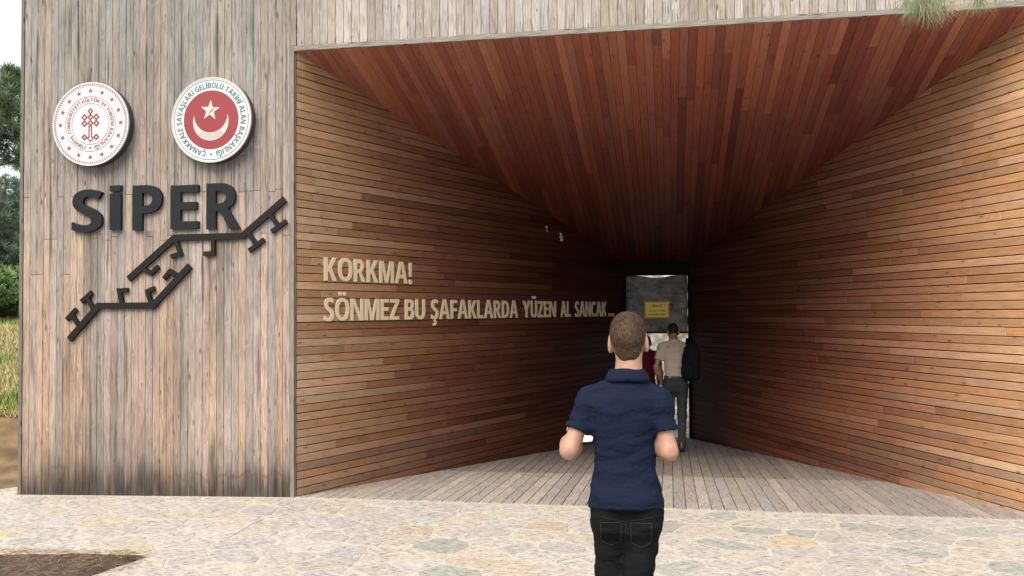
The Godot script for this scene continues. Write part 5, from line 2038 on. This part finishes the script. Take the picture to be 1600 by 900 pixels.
func make_trees() -> void:
	var tuft := needle_tuft(24, 0.26, 1.35, 0.006)
	var thick := new_st()
	for i in 20:              # a spray of narrow dark leaves for the far crowns
		var a := TAU * i * 0.381966
		var bb := 1.3 * sqrt((i + 0.5) / 20.0)
		var dir := Vector3(sin(bb) * cos(a), sin(bb) * sin(a), cos(bb))
		var side := dir.cross(Vector3(0.2, 1, 0.1)).normalized() * 0.012
		tri(thick, dir * 0.03 - side, dir * 0.03 + side, dir * 0.26, dir.cross(side).normalized())
	var spray := thick.commit()
	var pine := [Color(0.115, 0.173, 0.084), Color(0.095, 0.150, 0.077), Color(0.135, 0.188, 0.091), Color(0.074, 0.128, 0.077)]
	var darkp := [Color(0.068, 0.112, 0.077), Color(0.057, 0.098, 0.070), Color(0.081, 0.123, 0.077)]
	var lm := leaf_mat()
	# tall open pine, its crown hanging out over the bank
	var defs := [
		["tall pine with an open crown on the bank left of the building", Vector3(-12.6, 1.85, -9.0), [[Vector3(1.35, 4.35, -0.55), Vector3(1.15, 0.75, 0.9), 420], [Vector3(0.55, 3.75, -0.2), Vector3(1.0, 0.6, 0.9), 260], [Vector3(-0.9, 4.6, 0.2), Vector3(1.3, 0.9, 1.1), 380], [Vector3(0.3, 5.35, 0.0), Vector3(1.0, 0.5, 0.9), 200], [Vector3(1.65, 5.05, -0.75), Vector3(0.35, 0.35, 0.3), 50], [Vector3(1.9, 3.35, -0.8), Vector3(0.7, 0.25, 0.4), 70]], 5.3, pine],
		["dark dense pine standing lower behind the tall open one", Vector3(-15.2, 1.9, -14.6), [[Vector3(0.3, 1.7, 0.3), Vector3(1.7, 1.5, 1.5), 900], [Vector3(1.2, 2.6, -0.4), Vector3(1.2, 1.0, 1.1), 420], [Vector3(1.9, 3.3, -1.0), Vector3(0.8, 0.7, 0.7), 160], [Vector3(-1.0, 2.7, 0.4), Vector3(1.3, 1.2, 1.2), 420]], 3.6, darkp],
		["dark pine at the far back of the bank, left of the building", Vector3(-20.5, 2.0, -19.0), [[Vector3(0.0, 2.0, 0.0), Vector3(2.4, 1.8, 2.0), 900], [Vector3(1.0, 3.6, -0.6), Vector3(1.5, 1.0, 1.2), 350]], 4.4, darkp]]
	for d in defs:
		var t := thing("pine_tree", d[0], "tree", d[1])
		var st := new_st()
		var h: float = d[3]
		add_tube(st, [Vector3(0, -0.3, 0), Vector3(0.06, h * 0.4, 0.03), Vector3(-0.05, h * 0.75, 0.0), Vector3(0.05, h, 0.0)], [0.16, 0.12, 0.09, 0.03], 9)
		part("trunk", st.commit(), M.bark, t)
		st = new_st()
		var list := []
		for c in d[2]:
			add_tube(st, [Vector3(0, c[0].y * 0.78, 0), Vector3(c[0].x * 0.5, c[0].y * 0.9, c[0].z * 0.5), c[0]], [0.05, 0.035, 0.012], 6)
			crown(list, c[0], c[1], c[2], d[4], 1.0)
		part("limb", st.commit(), M.bark, t)
		scatter("crown", tuft if d[4] == pine else spray, list, lm, t)
	# bright green shrubs along the crest
	var leaf := new_st()
	for i in 12:
		var a := TAU * i * 0.381966
		var bb := 1.4 * sqrt((i + 0.5) / 12.0)
		var dir := Vector3(sin(bb) * cos(a), sin(bb) * sin(a), cos(bb))
		var side := dir.cross(Vector3(0.2, 1, 0.1)).normalized() * 0.022
		var n := dir.cross(side).normalized()
		quad(leaf, dir * 0.03, dir * 0.07 + side, dir * 0.13, dir * 0.07 - side, n)
	var lmesh := leaf.commit()
	var greens := [Color(0.075, 0.14, 0.035), Color(0.10, 0.17, 0.045), Color(0.055, 0.11, 0.03), Color(0.12, 0.18, 0.05)]
	var shrubs := [[Vector3(-10.2, 1.75, -8.2), Vector3(1.0, 0.55, 0.9), "bright green rounded shrub on the crest beside the building's corner"], [Vector3(-11.5, 1.7, -7.6), Vector3(0.8, 0.45, 0.7), "smaller green shrub left of the rounded one on the crest"], [Vector3(-11.4, 1.75, -9.9), Vector3(1.4, 0.70, 1.2), "wide green shrub behind the rounded one on the crest"]]
	for s in shrubs:
		var t := thing("shrub", s[2], "shrub", s[0], 0.0)
		var st := new_st()
		for k in 6:
			var a := TAU * k / 6.0
			add_tube(st, [Vector3(0, -0.2, 0), Vector3(cos(a) * 0.15, 0.25, sin(a) * 0.15), Vector3(cos(a) * s[1].x * 0.6, s[1].y * 1.0, sin(a) * s[1].z * 0.6)], [0.025, 0.016, 0.006], 5)
		part("stem", st.commit(), M.bark, t)
		var list := []
		for k in 10:
			var o = Vector3(rng.randf_range(-0.5, 0.5), rng.randf_range(0.05, 1.0), rng.randf_range(-0.5, 0.5)) * s[1]
			crown(list, o + Vector3(0, 0.12, 0), s[1] * rng.randf_range(0.45, 0.62), 190, greens, 1.0)
		scatter("foliage", lmesh, list, lm, t)
